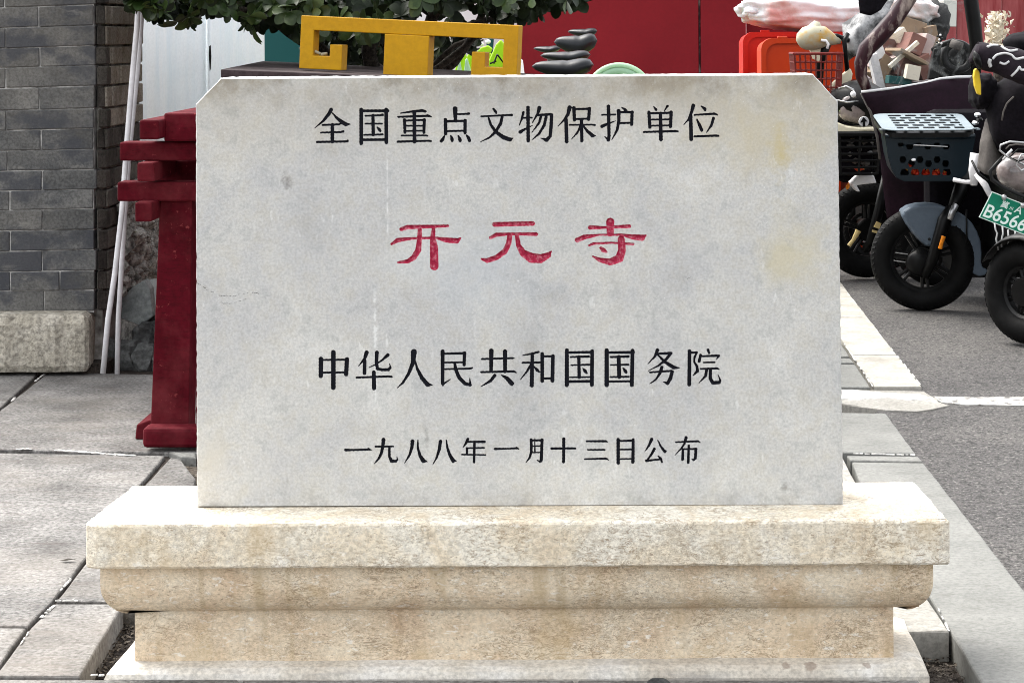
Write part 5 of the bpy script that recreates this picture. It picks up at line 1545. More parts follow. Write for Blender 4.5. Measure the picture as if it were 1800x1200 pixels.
card(1590, 96, 70, 7, 9.26, -38, M_CARD_C, "cream card strip slanting upwards to the right across the heap", dep=.02)
card(1640, 66, 22, 40, 9.5, -12, M_CARD, "tan carton at the right end of the heap")
card(1601, 46, 60, 26, 9.5, 16, M_CARD, "tan flattened carton below the beige sack")
card(1660, 126, 34, 20, 9.3, 30, M_WHITEP, "white card wedge at the lower right of the heap", dep=.03)
card(1543, 128, 16, 66, 9.28, -14, M_PIPE, "white curved board leaning at the left side of the windscreen", dep=.03)
card(1548, 92, 16, 22, 9.3, -20, M_WHITEP, "white paper scrap at the windscreen's left edge", dep=.02)
card(1556, 118, 26, 40, 9.30, 34, M_CARD, "small tan carton leaning beside the white curved board")
card(1628, 118, 30, 40, 9.32, -24, M_CARD_R, "brown carton leaning left, low in the middle of the heap")
card(1588, 66, 22, 30, 9.42, -30, M_CARD_C, "small cream carton tipped left under the tan flattened carton")
card(1536, 104, 14, 30, 9.34, 10, M_CARD_P, "narrow pink card behind the windscreen's left corner", dep=.04)
card(1583, 142, 44, 14, 9.20, 6, M_TEAL, "dark green tray lying at the very bottom of the heap", dep=.04)
card(1652, 100, 12, 50, 9.26, 14, M_CARD_C, "pale narrow strip standing beside the steering column", dep=.03)
card(1670, 24, 26, 46, 10.4, 2, M_PALEWALL, "pale concrete block upright in front of the red fence", dep=.15)
q = MB(); q.blob(P(1603, 16, 9.7), (.125, .12, .055), amp=.22, freq=2.4, seed=15, sub=4, power=.8, rot=(0, .18, 0))
tag(q.build("beige_sack", M_SACK, None, smooth=True), "rumpled beige sack on top of the box heap", "sack")
q = MB(); q.blob(P(1646, 38, 9.75), (.06, .12, .10), amp=.25, freq=2.4, seed=17, sub=3)
q.blob(P(1560, 66, 9.8), (.05, .10, .07), amp=.25, freq=2.4, seed=19, sub=3)
tag(q.build("dark_bundle", M_DARKCLOTH, None, smooth=True), "dark grey cloth bundle between cartons and beige sack", "bundle")
# straggly cream plant before the red fence
pl = thing("dry_plant", "straggly cream coloured plant before the red fence at far right", "plant", (P(1752, 80, 12).x, 12, 0))
rnd = random.Random(31)
q = MB()
for k in range(150):
    x0 = rnd.gauss(1752, 11); y0 = rnd.uniform(22, 85); c_ = P(x0, y0, 12+rnd.uniform(-.1, .1)); s_ = .022
    q.add([c_+Vector((rnd.uniform(-s_, s_), rnd.uniform(-s_, s_), rnd.uniform(-s_, s_))) for _ in range(4)], [(0,1,2), (0,2,3), (1,2,3)])
for k in range(12):
    q.tube([P(1755, 105, 12), P(1752+rnd.uniform(-8, 8), 70, 12), P(1752+rnd.uniform(-20, 20), rnd.uniform(20, 50), 12)], [.010, .007, .003], n=5)
kind(q.build("twigs", M_CARD_C, pl), 'stuff')
q = MB(); q.tube([(P(1755, 100, 12).x, 12, 0), P(1755, 100, 12)], .03, n=8); q.build("stalk", M_BARK, pl)

# ================================================================== scooter A: dark one right behind the stele's edge
scA = thing("parked_scooter", "dark scooter with slatted black basket and cream liner hard by the stele's right edge", "scooter", (P(1520, 488, 9.1).x, 9.2, 0), "electric scooters parked along the kerb")
cA = G(1524, 488); DA = 9.15
wheel(scA, Vector((P(1524, 400, DA).x, DA, .205)), R(10), r=.205, tr=.045)
MB().pxprism([(1460, 236), (1460, 214), (1477, 217), (1488, 222), (1512, 225), (1541, 224), (1545, 232), (1520, 231), (1500, 234)], 8.72, .22).build("basket_liner", M_CREAM, scA, bevel=.006)
a, b = P(1440, 236, 8.72), P(1548, 306, 8.72)
wire_basket(scA, a.x, b.x, a.z, b.z, 8.72, .22, M_BLACK, nv=3, nh=6, r=.006, taper=.10)
MB().box(a.x+.02, b.x-.02, 8.80, 8.90, b.z+.0, a.z-.01).build("basket_contents", M_BLACKCLOTH, scA, bevel=.01)
rnd = random.Random(3)
for k in range(12):
    q = MB(); q.blob(P(rnd.uniform(1480, 1540), rnd.uniform(246, 292), 8.79), (rnd.uniform(.006, .02), .01, rnd.uniform(.006, .016)), amp=.4, seed=k, sub=1)
    q.build("wrapper", M_GREYCLOTH if k % 3 else M_SILVER, scA)
MB().pxprism([(1500, 296), (1512, 290), (1520, 298), (1508, 302)], 8.78, .01).build("wrapper", M_REDPACK, scA)
q = MB(); q.blob(P(1506, 180, 8.9), (.13, .16, .09), amp=.15, seed=7, sub=3); q.build("front_cowl", M_BLACK, scA, smooth=True)
q = MB(); q.blob(P(1500, 190, 8.80), (.07, .05, .06), amp=.15, seed=9, sub=3); q.build("headlamp", M_LENS, scA, smooth=True)
part_tube(scA, "cable", [(1474, 156, 8.75), (1488, 152, 8.7), (1500, 158, 8.7), (1504, 172, 8.72)], .004, M_SILVER)
part_tube(scA, "cable", [(1470, 176, 8.75), (1490, 180, 8.7), (1508, 178, 8.75)], .0035, M_SILVER)
q = MB(); q.blob(P(1500, 166, 8.68), (.012, .012, .014), amp=.2, seed=2, sub=2); q.build("cable_clip", M_WHITEP, scA, smooth=True)
# round badge with an arrow
Mb = Matrix.Translation(P(1518.5, 214, 8.66)) @ Matrix.Rotation(R(90), 4, 'X')
q = MB(); q.lathe([(0, .004), (.020, .004), (.021, 0), (.021, -.004), (0, -.004)], Mb, n=24, closed=False); bd_ = q.build("round_badge", M_PIPING, scA)
MB().pxprism([(1512, 216), (1518, 206), (1525, 214), (1520.5, 214), (1521, 223), (1516.5, 223), (1516.5, 215)], 8.652, .003).build("badge_arrow", M_BLACK, scA)
MB().pxprism([(1458, 156), (1466, 144), (1495, 120), (1499, 130), (1497, 142), (1482, 152), (1470, 158)], 9.0, .05).build("cream_flap", M_CREAM, scA, bevel=.006)
MB().pxprism([(1495, 323), (1512, 307), (1536, 308), (1541, 322), (1520, 324), (1506, 326), (1512, 337), (1506, 337)], 8.88, .10).build("fender", M_WHITEP, scA, bevel=.005)
MB().pxprism([(1487, 328), (1493, 320), (1494, 330), (1489, 334)], 8.87, .02).build("indicator", M_ORANGE, scA, bevel=.002)
part_tube(scA, "fork", [(1560, 300, 8.98), (1545, 370, 8.98), (1530, 425, 8.98), (1520, 440, 9.0)], [.020, .022, .020, .016], M_BLACK)
MB().pxprism([(1536, 399), (1541, 389), (1549, 393), (1546, 403)], 8.955, .006).build("gold_sticker", M_GOLD, scA)
MB().pxprism([(1534, 404), (1545, 407), (1543, 411), (1533, 408)], 8.955, .006).build("gold_sticker", M_GOLD, scA)
q = MB(); q.tube([P(1509, 405, 8.93), P(1500, 422, 8.93), P(1492, 432, 8.93)], [.013, .008, .009], n=8); q.build("brake_lever", M_GOLD, scA)
q = MB(); q.box(P(1500, 0, 9.5).x, P(1640, 0, 9.5).x, 9.35, 10.3, .18, .62); q.build("body", M_BLACK, scA, bevel=.05)
q = MB(); q.box(P(1450, 0, 9.5).x, P(1600, 0, 9.5).x, 9.2, 9.3, .40, .76); q.build("leg_shield", M_BLACKCLOTH, scA, bevel=.05)
cloth(scA, "wind_apron", M_SILVERCLOTH, [[(1480, 40, 9.2), (1520, 20, 9.1), (1575, -10, 9.2)], [(1482, 70, 9.1), (1510, 55, 9.0), (1560, 30, 9.1)], [(1484, 110, 9.15), (1500, 95, 9.1), (1530, 80, 9.15)]], amp=.06, freq=5, seed=3)
cloth(scA, "mirror_cover", M_BLACKCLOTH, [[(1508, -8, 9.0), (1540, -14, 9.0), (1566, -8, 9.0)], [(1512, 24, 9.0), (1530, 26, 9.0), (1548, 16, 9.0)]], amp=.03, freq=6, seed=5)
part_tube(scA, "apron_strap", [(1490, 60, 9.0), (1484, 72, 8.98), (1488, 110, 9.0), (1492, 150, 9.05)], .010, M_BLACK)

# ================================================================== rain canopy scooter B
scB = thing("canopy_scooter", "scooter with dark purple leg apron, white piping and clear framed windscreen", "scooter", (P(1620, 500, 8.6).x, 8.9, 0), "electric scooters parked along the kerb")
DB = 8.45
part_tube(scB, "canopy_tube", [(1620, -60, DB), (1598, -5, DB), (1572, 34, DB), (1542, 68, DB), (1522, 88, DB), (1513, 112, DB), (1514, 135, DB), (1524, 158, DB)], [.034, .034, .036, .036, .034, .028, .024, .020], M_MAROON)
part_tube(scB, "canopy_tube", [(1700, -80, DB), (1705, -10, DB), (1712, 40, DB), (1716, 76, DB), (1716, 130, DB)], [.030, .030, .030, .028, .02], M_BLACK)
part_tube(scB, "piping", [(1514, 162, DB-.03), (1540, 159, DB-.035), (1580, 154, DB-.04), (1628, 146, DB-.04), (1652, 139, DB-.04), (1680, 136, DB-.035), (1708, 135, DB-.03)], .0055, M_PIPING)
q = MB(); pts = [(1590, -60), (1700, -60), (1712, 76), (1712, 134), (1680, 135), (1652, 138), (1626, 146), (1580, 153), (1524, 160), (1512, 132), (1514, 108), (1524, 88), (1545, 66), (1574, 32)]
q.add([P(x, y, DB) for x, y in pts], [tuple(range(len(pts)))]); q.build("windscreen", M_FILM, scB)
cloth(scB, "leg_apron", M_PURPLE, [[(1514, 163, DB-.02), (1580, 155, DB-.04), (1650, 140, DB-.04), (1712, 136, DB)], [(1540, 215, DB), (1590, 215, DB-.05), (1650, 215, DB-.05), (1722, 215, DB)],
      [(1550, 300, DB+.03), (1600, 300, DB), (1650, 300, DB), (1735, 300, DB+.05)], [(1560, 392, DB+.1), (1600, 392, DB+.08), (1650, 392, DB+.08), (1745, 392, DB+.1)]], thick=.012, amp=.012, freq=6, seed=2)
part_tube(scB, "apron_edge", [(1514, 164, DB-.02), (1530, 196, DB-.01), (1542, 240, DB), (1547, 280, DB)], .0060, M_GREYCLOTH)
wheel(scB, Vector((P(1650, 0, 8.75).x, 8.85, .20)), R(20), r=.20, tr=.045)
wheel(scB, Vector((P(1690, 0, 8.75).x, 9.95, .20)), R(20), r=.20, tr=.045)
q = MB(); q.box(P(1600, 0, 9).x, P(1720, 0, 9).x, 8.9, 9.9, .22, .60); q.build("body", M_BLACK, scB, bevel=.05)
q = MB(); q.blob((P(1650, 0, 9).x, 9.45, .72), (.13, .34, .08), amp=.05, seed=3, sub=3); q.build("saddle", M_SEAT, scB, smooth=True)
part_tube(scB, "handlebar", [(1640, 88, 8.7), (1652, 80, 8.66), (1676, 72, 8.64), (1690, 84, 8.62)], [.010, .012, .012, .010], M_BLACK)
q = MB(); q.tube([P(1672, 76, 8.6), P(1690, 83, 8.58)], [.018, .020], n=12); q.build("hand_grip", M_GREYCLOTH, scB, smooth=True)
q = MB(); Ms = Matrix.Translation(P(1683, 100, 8.72)) @ Matrix.Rotation(R(80), 4, 'X'); q.lathe([(.055+.016*math.cos(k*math.pi/4), .016*math.sin(k*math.pi/4)) for k in range(8)], Ms, n=28); q.build("headlamp_ring", M_DARKMETAL, scB, smooth=True)
q = MB(); q.blob(P(1682, 112, 8.85), (.10, .10, .10), amp=.12, seed=4, sub=3); q.build("front_cowl", M_BLACK, scB, smooth=True)
MB().pxprism([(1632, 140), (1642, 86), (1655, 82), (1650, 140)], 8.66, .05).build("steering_column", M_BLACK, scB, bevel=.006)
# ornament of small studs on the column
for k, (x, y) in enumerate(((1648, 64), (1653, 62), (1656, 68), (1651, 70), (1647, 75), (1655, 77))):
    q = MB(); q.blob(P(x, y, 8.62), (.005, .005, .005), amp=0, sub=1); q.build("stud", M_WHITEP if k % 2 else M_BLACK, scB)

# ================================================================== scooter C: blue-grey mudguard, navy basket with slotted lid
scC = thing("parked_scooter", "scooter with blue grey front mudguard and navy basket under a slotted grey lid", "scooter", (P(1620, 545, 8.1).x, 8.3, 0), "electric scooters parked along the kerb")
DCc = 8.12
wc_ = Vector((P(1622, 453, DCc).x, DCc, .190))
wheel(scC, wc_, R(-14), r=.198, tr=.042, spokes=7)
front = [(1586, 379), (1589, 371), (1600, 364), (1616, 360), (1634, 359), (1652, 361), (1668, 366), (1664, 380), (1655, 396), (1648, 418), (1643, 430), (1637, 434), (1629, 433), (1618, 424), (1606, 411), (1594, 395)]
rear = [(1672, 368), (1684, 372), (1697, 380), (1709, 392), (1718, 407), (1724, 424), (1726, 444), (1725, 462), (1728, 471), (1735, 473), (1737, 478), (1731, 484), (1721, 486), (1711, 481), (1704, 472), (1699, 458), (1696, 440), (1689, 424), (1680, 410), (1670, 398)]
for nm, pts in (("mudguard", front), ("mudguard", rear)):
    MB().pxprism(pts, DCc-.062, .118).build(nm, M_FENDER, scC, bevel=.012, segs=3)
q = MB(); q.tube([P(1633.5, 420.5, DCc-.064), P(1633.5, 420.5, DCc-.058)], .006, n=12); q.build("bolt", M_BLACK, scC)
q = MB(); q.tube([P(1700.5, 443, DCc-.066), P(1700.5, 443, DCc-.058)], .006, n=12); q.build("bolt", M_BLACK, scC)
part_tube(scC, "cable", [(1699, 368, DCc-.07), (1699, 400, DCc-.07), (1699, 443, DCc-.07)], .0035, M_BLACK)
part_tube(scC, "fork_leg", [(1672, 366, DCc-.09), (1660, 388, DCc-.10), (1650, 420, DCc-.10), (1640, 455, DCc-.09), (1626, 486, DCc-.07)], [.020, .027, .024, .022, .018], M_BLACK)
part_tube(scC, "fork_sleeve", [(1668, 386, DCc-.115), (1674, 372, DCc-.11), (1680, 360, DCc-.10)], .013, M_SILVER)
part_tube(scC, "fork_stem", [(1676, 366, DCc-.08), (1690, 330, DCc-.0), (1700, 250, DCc+.1)], [.022, .03, .03], M_BLACK)
q = MB(); q.tube([P(1652.5, 437, DCc-.128), P(1655, 427, DCc-.131), P(1659, 415, DCc-.131)], [.0085, .0075, .0085], n=10); q.build("reflector", M_ORANGE, scC, smooth=False, bevel=.001)
for (a, b) in (((1574, 444), (1596, 447)), ((1571, 458), (1592, 461))):
    q = MB(); q.tube([P(a[0], a[1], DCc-.045), P(b[0], b[1], DCc-.045)], .0022, n=6); q.build("cable_stay", M_SILVER, scC)
q = MB(); q.blob(P(1618, 462, DCc-.05), (.055, .03, .055), amp=.1, seed=5, sub=3); q.build("brake_caliper", M_BLACK, scC, smooth=True)
# basket
Db = 7.92; sb = Db/F
bx0, bx1 = P(1555, 0, Db).x, P(1716, 0, Db).x
zt, zb_ = P(1635, 236, Db).z, P(1635, 318, Db).z
fw = []   # front wall with real openings
def rrect(x0, x1, y0, y1, r, n=5):
    pts = []
    for cx_, cy_, a0 in ((x1-r, y1-r, 0), (x0+r, y1-r, 90), (x0+r, y0+r, 180), (x1-r, y0+r, 270)):
        for k in range(n+1):
            th = R(a0+90*k/n); pts.append((cx_+r*math.cos(th), cy_+r*math.sin(th)))
    return pts
# body outline in pixels (front view, tapering)
outl = [(1556, 236), (1714, 237), (1710, 260), (1703, 290), (1697, 306), (1686, 315), (1668, 318), (1590, 318), (1577, 312), (1568, 298), (1562, 275)]
holes = []
for k in range(6):
    holes.append([(1583+k*16+x, 258+y) for x, y in ((-5, -4), (5, -4), (6.5, 0), (4, 5), (-4, 5), (-6.5, 0))] if k % 2 else [(1583+k*16+x, 254+y) for x, y in ((-4, -3), (4, -3), (5.5, 0), (3, 4), (-3, 4), (-5.5, 0))])
for k in range(6):
    cy_ = 281 if k % 2 == 0 else 288
    holes.append([(1587+k*15+x, cy_+y) for x, y in ((-4, -6), (4, -6), (6.2, 0), (3.5, 5.5), (-3.5, 5.5), (-6.2, 0))])
for k in range(5):
    holes.append([(1590+k*18.5+x, 303+y) for x, y in ((-5, -6), (5, -6), (8, 2), (6, 5), (-6, 5), (-8, 2))])
polys = [[Vector((x, -y, 0)) for x, y in outl]] + [[Vector((x, -y, 0)) for x, y in h] for h in holes]
tris = tessellate_polygon(polys)
allp = [p for pl_ in polys for p in pl_]
q = MB(); q.v = [P(p.x, -p.y, Db) for p in allp]; q.f = [tuple(t_) for t_ in tris]
# outer rims of holes and shell
q.build("basket_front", M_BASKET, scC, solid=.006)
o2 = [P(x, y, Db+.001) for x, y in outl]
q = MB(); n = len(o2); q.v = o2 + [p+Vector((.02 if p.x < (bx0+bx1)/2 else -.02, .26, 0)) for p in o2]
q.f = [(i, (i+1) % n, n+(i+1) % n, n+i) for i in range(1, n)] + [tuple(range(n, 2*n))]
q.build("basket_shell", M_BASKET, scC, solid=.005)
part_tube(scC, "basket_rim", [(1556, 238, Db-.006), (1570, 241, Db-.008), (1635, 242, Db-.008), (1700, 241, Db-.008), (1714, 238, Db-.006)], .0065, M_BASKET)
for k in range(9):
    q = MB(); q.blob(P(1596+k*7.5+(k % 3), 306-(k % 2)*5-(12 if k == 0 else 0), Db+.04), (.014, .02, .013), amp=.5, freq=3, seed=k*2.2, sub=2)
    q.build("snack_packet", M_REDPACK, scC)
q = MB(); q.blob(P(1606, 281, Db-.002), (.009, .008, .006), amp=.2, seed=3, sub=2); q.build("white_tag", M_WHITEP, scC)
part_tube(scC, "pale_string", [(1606, 255, Db-.007), (1630, 256, Db-.007), (1666, 258, Db-.007)], .002, M_PIPING)
# lid: slotted plate seen from above, front edge nearer
Dl0, Dl1 = 7.90, 8.22
zl = P(1635, 229, Dl0).z
lx0, lx1 = P(1553, 229, Dl0).x, P(1716, 229, Dl0).x
zrise = P(1635, 200, Dl1).z - zl
q = MB(); pl_o = rrect(lx0, lx1, Dl0, Dl1, .045)
hol = []
sx0, sx1 = lx0+.055, lx1-.035
for r_i in range(6):
    yy = Dl0+.030 + r_i*.047
    off = 0 if r_i % 2 else .026
    x = sx0 - (0.0)
    segs = []
    xx = sx0 + (0 if not off else 0)
    first = .052 if not off else .026
    while xx < sx1-.012:
        w_ = min(first, sx1-xx); first = .044
        if w_ > .012: segs.append((xx, xx+w_))
        xx += w_+.014
    for a_, b_2 in segs:
        hol.append(rrect(a_, b_2, yy-.004, yy+.029, .006, 2))
polys = [[Vector((x, y, 0)) for x, y in pl_o]] + [[Vector((x, y, 0)) for x, y in h] for h in hol]
tris = tessellate_polygon(polys); allp = [p for a_ in polys for p in a_]
q.v = [Vector((p.x, p.y, zl+zrise*(p.y-Dl0)/(Dl1-Dl0))) for p in allp]; q.f = [tuple(t_) for t_ in tris]
q.build("slotted_lid", M_LID, scC, solid=.0025)
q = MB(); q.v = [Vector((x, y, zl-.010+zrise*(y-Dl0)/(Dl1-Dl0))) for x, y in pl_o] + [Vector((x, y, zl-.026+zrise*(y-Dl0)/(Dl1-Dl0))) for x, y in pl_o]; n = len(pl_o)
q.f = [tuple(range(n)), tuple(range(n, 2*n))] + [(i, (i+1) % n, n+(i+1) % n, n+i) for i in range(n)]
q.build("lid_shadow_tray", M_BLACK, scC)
for x_, dx in ((1553, -1), (1713, 1)):
    q = MB(); c_ = Vector((P(x_, 0, 7.98).x, 7.98, zl)); q.tube([c_+Vector((0, -.03, 0)), c_+Vector((dx*.012, -.02, 0)), c_+Vector((dx*.012, .02, 0)), c_+Vector((0, .03, 0))], .004, n=6); q.build("lid_latch", M_LID, scC)
for k, (x, y) in enumerate(((1718, 202), (1714, 216), (1722, 210))):
    q = MB(); q.blob(P(x, y, 7.95), (.012, .02, .009), amp=.3, seed=k, sub=2); q.build("clamp", M_SILVER if k != 2 else M_BLACK, scC)
# body behind
q = MB(); q.box(P(1600, 0, 8.6).x, P(1735, 0, 8.6).x, 8.2, 8.32, .30, P(0, 200, 8.3).z); q.build("leg_shield", M_BLACKCLOTH, scC, bevel=.04)
q = MB(); q.box(P(1650, 0, 8.6).x, P(1800, 0, 8.6).x, 8.22, 8.6, .10, .42); q.build("footboard", M_BLACK, scC, bevel=.04)

# ================================================================== scooter D: right edge, number plate
scD = thing("parked_scooter", "scooter at the right edge with green number plate and black quilted handlebar muff", "scooter", (P(1800, 612, 7.15).x, 7.4, 0), "electric scooters parked along the kerb")
DD = 7.18
wheel(scD, Vector((P(1806, 530, DD).x, DD, .175)), R(-52), r=.176, tr=.046, spokes=8)
# mudguard over it
q = MB(); M_ = Matrix.Translation((P(1808, 530, DD).x, DD, .185)) @ Matrix.Rotation(R(-52), 4, 'Z') @ Matrix.Rotation(R(90), 4, 'X')
for k in range(10):
    th = R(35+k*13)
    for j in range(5):
        ph = (j-2)/2
        r_ = .190 - .018*ph*ph
        q.v.append(M_ @ Vector((r_*math.cos(th), r_*math.sin(th), ph*.058)))
for k in range(9):
    for j in range(4): q.f.append((k*5+j, k*5+j+1, (k+1)*5+j+1, (k+1)*5+j))
q.build("mudguard", M_DARKMETAL, scD, smooth=True, solid=.004)
q = MB(); q.box(P(1780, 0, 7.4).x, P(2000, 0, 7.4).x, 7.3, 7.42, .2, .62); q.build("leg_shield", M_BLACK, scD, bevel=.05)
q = MB(); q.box(P(1800, 0, 7.4).x, P(1990, 0, 7.4).x, 7.45, 8.5, .18, .55); q.build("body", M_BLACK, scD, bevel=.06)
wheel(scD, Vector((P(1900, 0, 8.3).x, 8.55, .175)), R(-52), r=.176, tr=.046, spokes=8)
# headlamp dome
q = MB(); q.blob(P(1795, 304, 7.16), (.085, .075, .066), amp=.04, seed=3, sub=4, rot=(0, .25, 0)); q.build("headlamp", M_LENS, scD, smooth=True)
part_tube(scD, "lamp_surround", [(1764, 276, 7.08), (1752, 288, 7.07), (1740, 302, 7.06), (1744, 316, 7.06), (1764, 330, 7.06), (1800, 346, 7.06), (1850, 352, 7.06)], .0065, M_DARKMETAL)
part_tube(scD, "cable", [(1812, 252, 7.04), (1775, 249, 7.04), (1759, 255, 7.04), (1757, 264, 7.04), (1770, 275, 7.04), (1800, 290, 7.04)], .0034, M_SILVER)
part_tube(scD, "cable", [(1815, 262, 7.03), (1790, 262, 7.03), (1775, 276, 7.02), (1790, 284, 7.02), (1812, 276, 7.03)], .0030, M_BLACK)
part_tube(scD, "cable", [(1815, 268, 7.02), (1795, 272, 7.02), (1786, 290, 7.02), (1795, 300, 7.02), (1812, 292, 7.03)], .0030, M_SILVER)
part_tube(scD, "cable", [(1768, 262, 7.03), (1774, 256, 7.03), (1786, 254, 7.03), (1812, 256, 7.03)], .0026, M_GREYCLOTH)
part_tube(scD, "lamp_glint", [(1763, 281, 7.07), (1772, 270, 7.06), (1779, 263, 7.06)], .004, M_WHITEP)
# plate
Dp = 7.10; sp_ = Dp/F
ang = R(-21.5)
Mp = Matrix.Translation(P(1743.5, 336.5, Dp)) @ Matrix.Rotation(-ang, 4, 'Y') @ Matrix.Rotation(R(90), 4, 'X')
# local x right, y up, z towards the camera
pw_, ph_ = .215, .096
sh = .10
def plq(x0, x1, y0, y1, z0, z1, name, m_, bev=.001):
    sk = lambda x, y: x + y*sh
    p_ = [Mp @ Vector((sk(x, y), y, z)) for x, y, z in ((x0, y0, z0), (x1, y0, z0), (x1, y1, z0), (x0, y1, z0), (x0, y0, z1), (x1, y0, z1), (x1, y1, z1), (x0, y1, z1))]
    return MB().hexa(p_).build(name, m_, scD, bevel=bev)
plate = plq(0, pw_, -ph_, 0, -.001, .001, "number_plate", M_PLATE_W)
plate2 = plq(.003, pw_-.003, -ph_+.003, -.003, .0011, .0016, "plate_field", M_PLATE)
def text_part(body, x, y, size, xscale=1.0):
    cu = bpy.data.curves.new("t", 'FONT'); cu.body = body; cu.size = size; cu.extrude = .0003; cu.offset = size*.012
    to = bpy.data.objects.new("t", cu); col.objects.link(to)
    bpy.context.view_layer.update()
    dg = bpy.context.evaluated_depsgraph_get()
    me = bpy.data.meshes.new_from_object(to.evaluated_get(dg))
    bpy.data.objects.remove(to)
    for v in me.vertices:
        xx, yy = v.co.x*xscale + x, v.co.y + y
        v.co = Mp @ Vector((xx + yy*sh, yy, v.co.z + .0022))
    me.materials.clear(); me.materials.append(M_PLATE_W)
    return link("plate_lettering", me, scD)
try:
    text_part("B6566", .005, -.087, .064, .92)
    text_part("冀", .046, -.035, .026)
    text_part("A", .096, -.037, .038, .95)
    text_part("川", .077, -.034, .013)
except Exception as e:
    print("text failed", e)
for (x, y) in ((1765, 347), (1798, 361)):
    q = MB(); q.blob(P(x, y, Dp-.01), (.009, .008, .010), amp=.25, seed=x, sub=2); q.build("plate_bolt", M_SILVER, scD, smooth=True)
# white lines of a hanging strap pattern below the plate
for pts in ([(1748, 390), (1750, 404), (1753, 410), (1751, 420), (1755, 440)], [(1762, 395), (1763, 410), (1760, 424), (1761, 440)], [(1785, 405), (1784, 420), (1783, 440)], [(1772, 404), (1773, 420), (1771, 436)]):
    part_tube(scD, "strap", [(x, y, 7.28) for x, y in pts], .0028, M_PIPING)
# handlebar muff: quilted cloth with white squiggles
M_MUFF = mat("muff_cloth", [(0.3, (0.010, 0.007, 0.010)), (0.7, (0.028, 0.020, 0.027))], scale=8, rough=0.85, fine=0.15, bump=0.3, spec=0.15)
q = MB()
mp = [(1710, 92, .030), (1714, 94, .040), (1724, 96, .046), (1742, 101, .047), (1762, 106, .050), (1785, 114, .056), (1810, 122, .062), (1840, 132, .06)]
q.tube([P(x, y, 7.2) for x, y, _ in mp], [a_ for _, _, a_ in mp], n=28)
# subdivide along the length so folds can form
vv = []
q2 = MB(); NS = 40; path = [P(x, y, 7.2) for x, y, _ in mp]; rad_ = [a_ for _, _, a_ in mp]
pts_, rr_ = [], []
for k in range(NS+1):
    t_ = k/NS*(len(path)-1); i = min(int(t_), len(path)-2); f_ = t_-i
    pts_.append(path[i].lerp(path[i+1], f_)); rr_.append(rad_[i]*(1-f_)+rad_[i+1]*f_)
q2.tube(pts_, rr_, n=28)
for i, v in enumerate(q2.v):
    q2.v[i] = v + Vector((0, 0, 1))*(.007*noise.fractal(Vector((v.x*14, v.y*10, v.z*34)), 1, 2, 3)) + Vector((0, -1, 0))*.006*noise.noise(Vector((v.x*18, 3, v.z*30)))
q2.build("handlebar_muff", M_MUFF, scD, smooth=True)
q = MB(); q.blob(P(1815, 82, 7.6), (.10, .12, .055), amp=.10, freq=1.6, seed=14, sub=4, rot=(0, .1, 0)); q.build("handlebar_muff", M_BLACKCLOTH, scD, smooth=True)
q = MB(); q.blob(P(1718, 106, 7.14), (.012, .03, .030), amp=.2, freq=1.6, seed=12, sub=3, rot=(0, -.3, 0)); q.build("muff_cuff", M_BLACK, scD, smooth=True)
def squig(pts, r=.0045):
    q = MB()
    A_ = [P(x, y, 6.4) for x, y in pts]
    return [(x, y) for x, y in pts]
dgr = None
def on_surface(o, px, py):
    """drop a point of the print on to the cloth along the given line"""
    c0 = Vector((0, 0, H)); d = (P(px, py, 7.0) - c0).normalized()
    bpy.context.view_layer.update()
    Mi = o.matrix_world.inverted()
    ok, loc, nrm, _ = o.ray_cast(Mi @ c0, (Mi.to_3x3() @ d).normalized())
    return (o.matrix_world @ loc) if ok else None
muff = [c for c in scD.children if c.name.startswith("handlebar_muff")][0]
def curve_pts(pts, n=6):
    out = []
    for i in range(len(pts)-1):
        for k in range(n):
            t_ = k/n
            p0, p1, p2, p3 = pts[max(0, i-1)], pts[i], pts[i+1], pts[min(len(pts)-1, i+2)]
            out.append(tuple(.5*((2*p1[j]) + (-p0[j]+p2[j])*t_ + (2*p0[j]-5*p1[j]+4*p2[j]-p3[j])*t_*t_ + (-p0[j]+3*p1[j]-3*p2[j]+p3[j])*t_**3) for j in (0, 1)))
    out.append(pts[-1]); return out
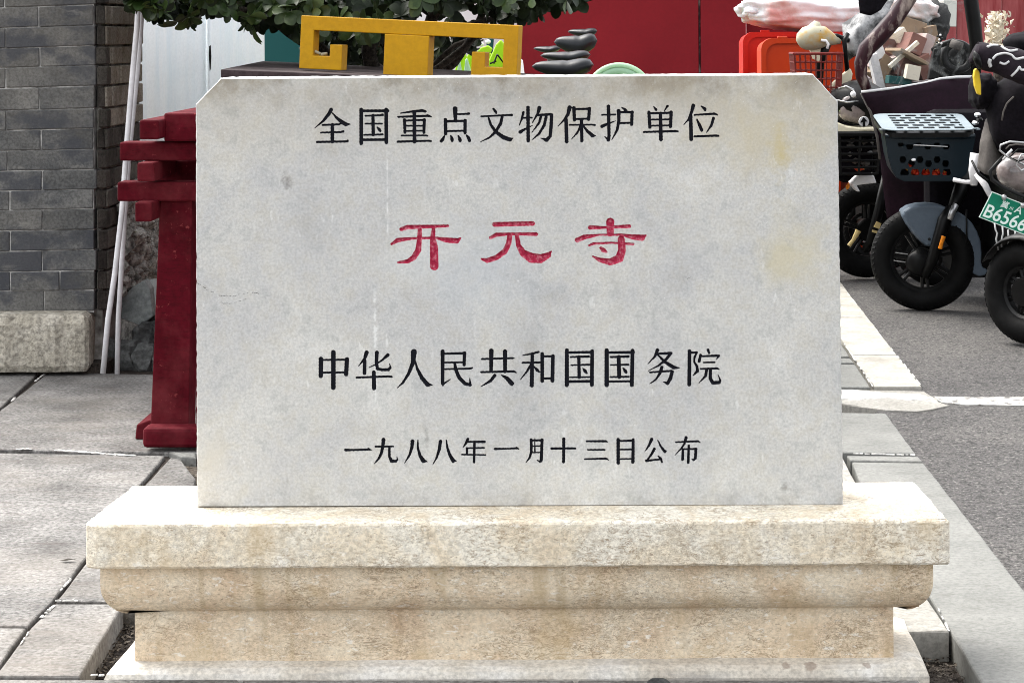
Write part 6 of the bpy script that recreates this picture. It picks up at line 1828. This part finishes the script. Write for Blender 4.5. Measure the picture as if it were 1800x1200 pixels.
for pts, r_ in (([(1745, 104), (1752, 97), (1766, 94), (1778, 97), (1786, 104), (1800, 102), (1810, 106)], .0042), ([(1778, 134), (1788, 124), (1792, 118), (1796, 123), (1812, 122)], .0042),
                ([(1741, 104), (1739, 110), (1741, 117)], .0065), ([(1735, 83), (1744, 80), (1754, 80)], .0045), ([(1760, 82), (1766, 86), (1776, 90), (1788, 88)], .0045),
                ([(1757, 110), (1766, 113), (1774, 108)], .004), ([(1750, 131), (1753, 139), (1764, 143), (1774, 141)], .0025)):
    w_ = [on_surface(muff, x, y) for x, y in curve_pts(pts)]
    w_ = [p for p in w_ if p is not None]
    if len(w_) > 1:
        q = MB(); q.tube(w_, r_, n=6); q.build("muff_print", M_PIPING, scD, smooth=True)
MB().pxprism([(1713, 124), (1717, 120), (1722, 127), (1725, 150), (1725, 168), (1719, 166), (1714, 152), (1712, 136)], 7.22, .03).build("yellow_strip", M_YSTRIP, scD, bevel=.004)
q = MB(); q.blob(P(1802, 205, 7.42), (.13, .12, .15), amp=.10, freq=1.6, seed=22, sub=4, power=.8); q.build("quilt_apron", M_BLACKCLOTH, scD, smooth=True)
q = MB(); q.blob(P(1728, 160, 7.45), (.042, .1, .062), amp=.16, freq=2.6, seed=24, sub=4, power=.7); q.build("cowl", M_BLACKCLOTH, scD, smooth=True)
part_tube(scD, "apron_seam", [(1782, 170, 7.24), (1770, 182, 7.24), (1764, 196, 7.24), (1761, 212, 7.25)], .003, M_GREYCLOTH)
cloth(scD, "hanging_bag", M_GREYCLOTH, [[(1736, 212, 7.5), (1744, 206, 7.45), (1754, 226, 7.5)], [(1726, 250, 7.45), (1742, 250, 7.40), (1758, 252, 7.45)], [(1722, 296, 7.45), (1735, 306, 7.40), (1754, 304, 7.45)]], thick=.02, amp=.012, freq=14, seed=8)
part_tube(scD, "pale_tube", [(1716, 270, 7.55), (1712, 300, 7.55), (1712, 326, 7.55)], [.022, .020, .012], M_PIPE)
part_tube(scD, "pale_tube", [(1716, 306, 7.52), (1732, 326, 7.50), (1742, 346, 7.48)], [.010, .012, .010], M_PIPE)
part_tube(scD, "pale_tube", [(1676, 316, 7.6), (1696, 320, 7.58), (1712, 320, 7.55)], [.008, .007, .008], M_PIPE)
part_tube(scD, "black_strap", [(1708, 282, 7.49), (1720, 306, 7.47), (1736, 318, 7.44)], .0045, M_BLACK)
bpy.context.view_layer.update()
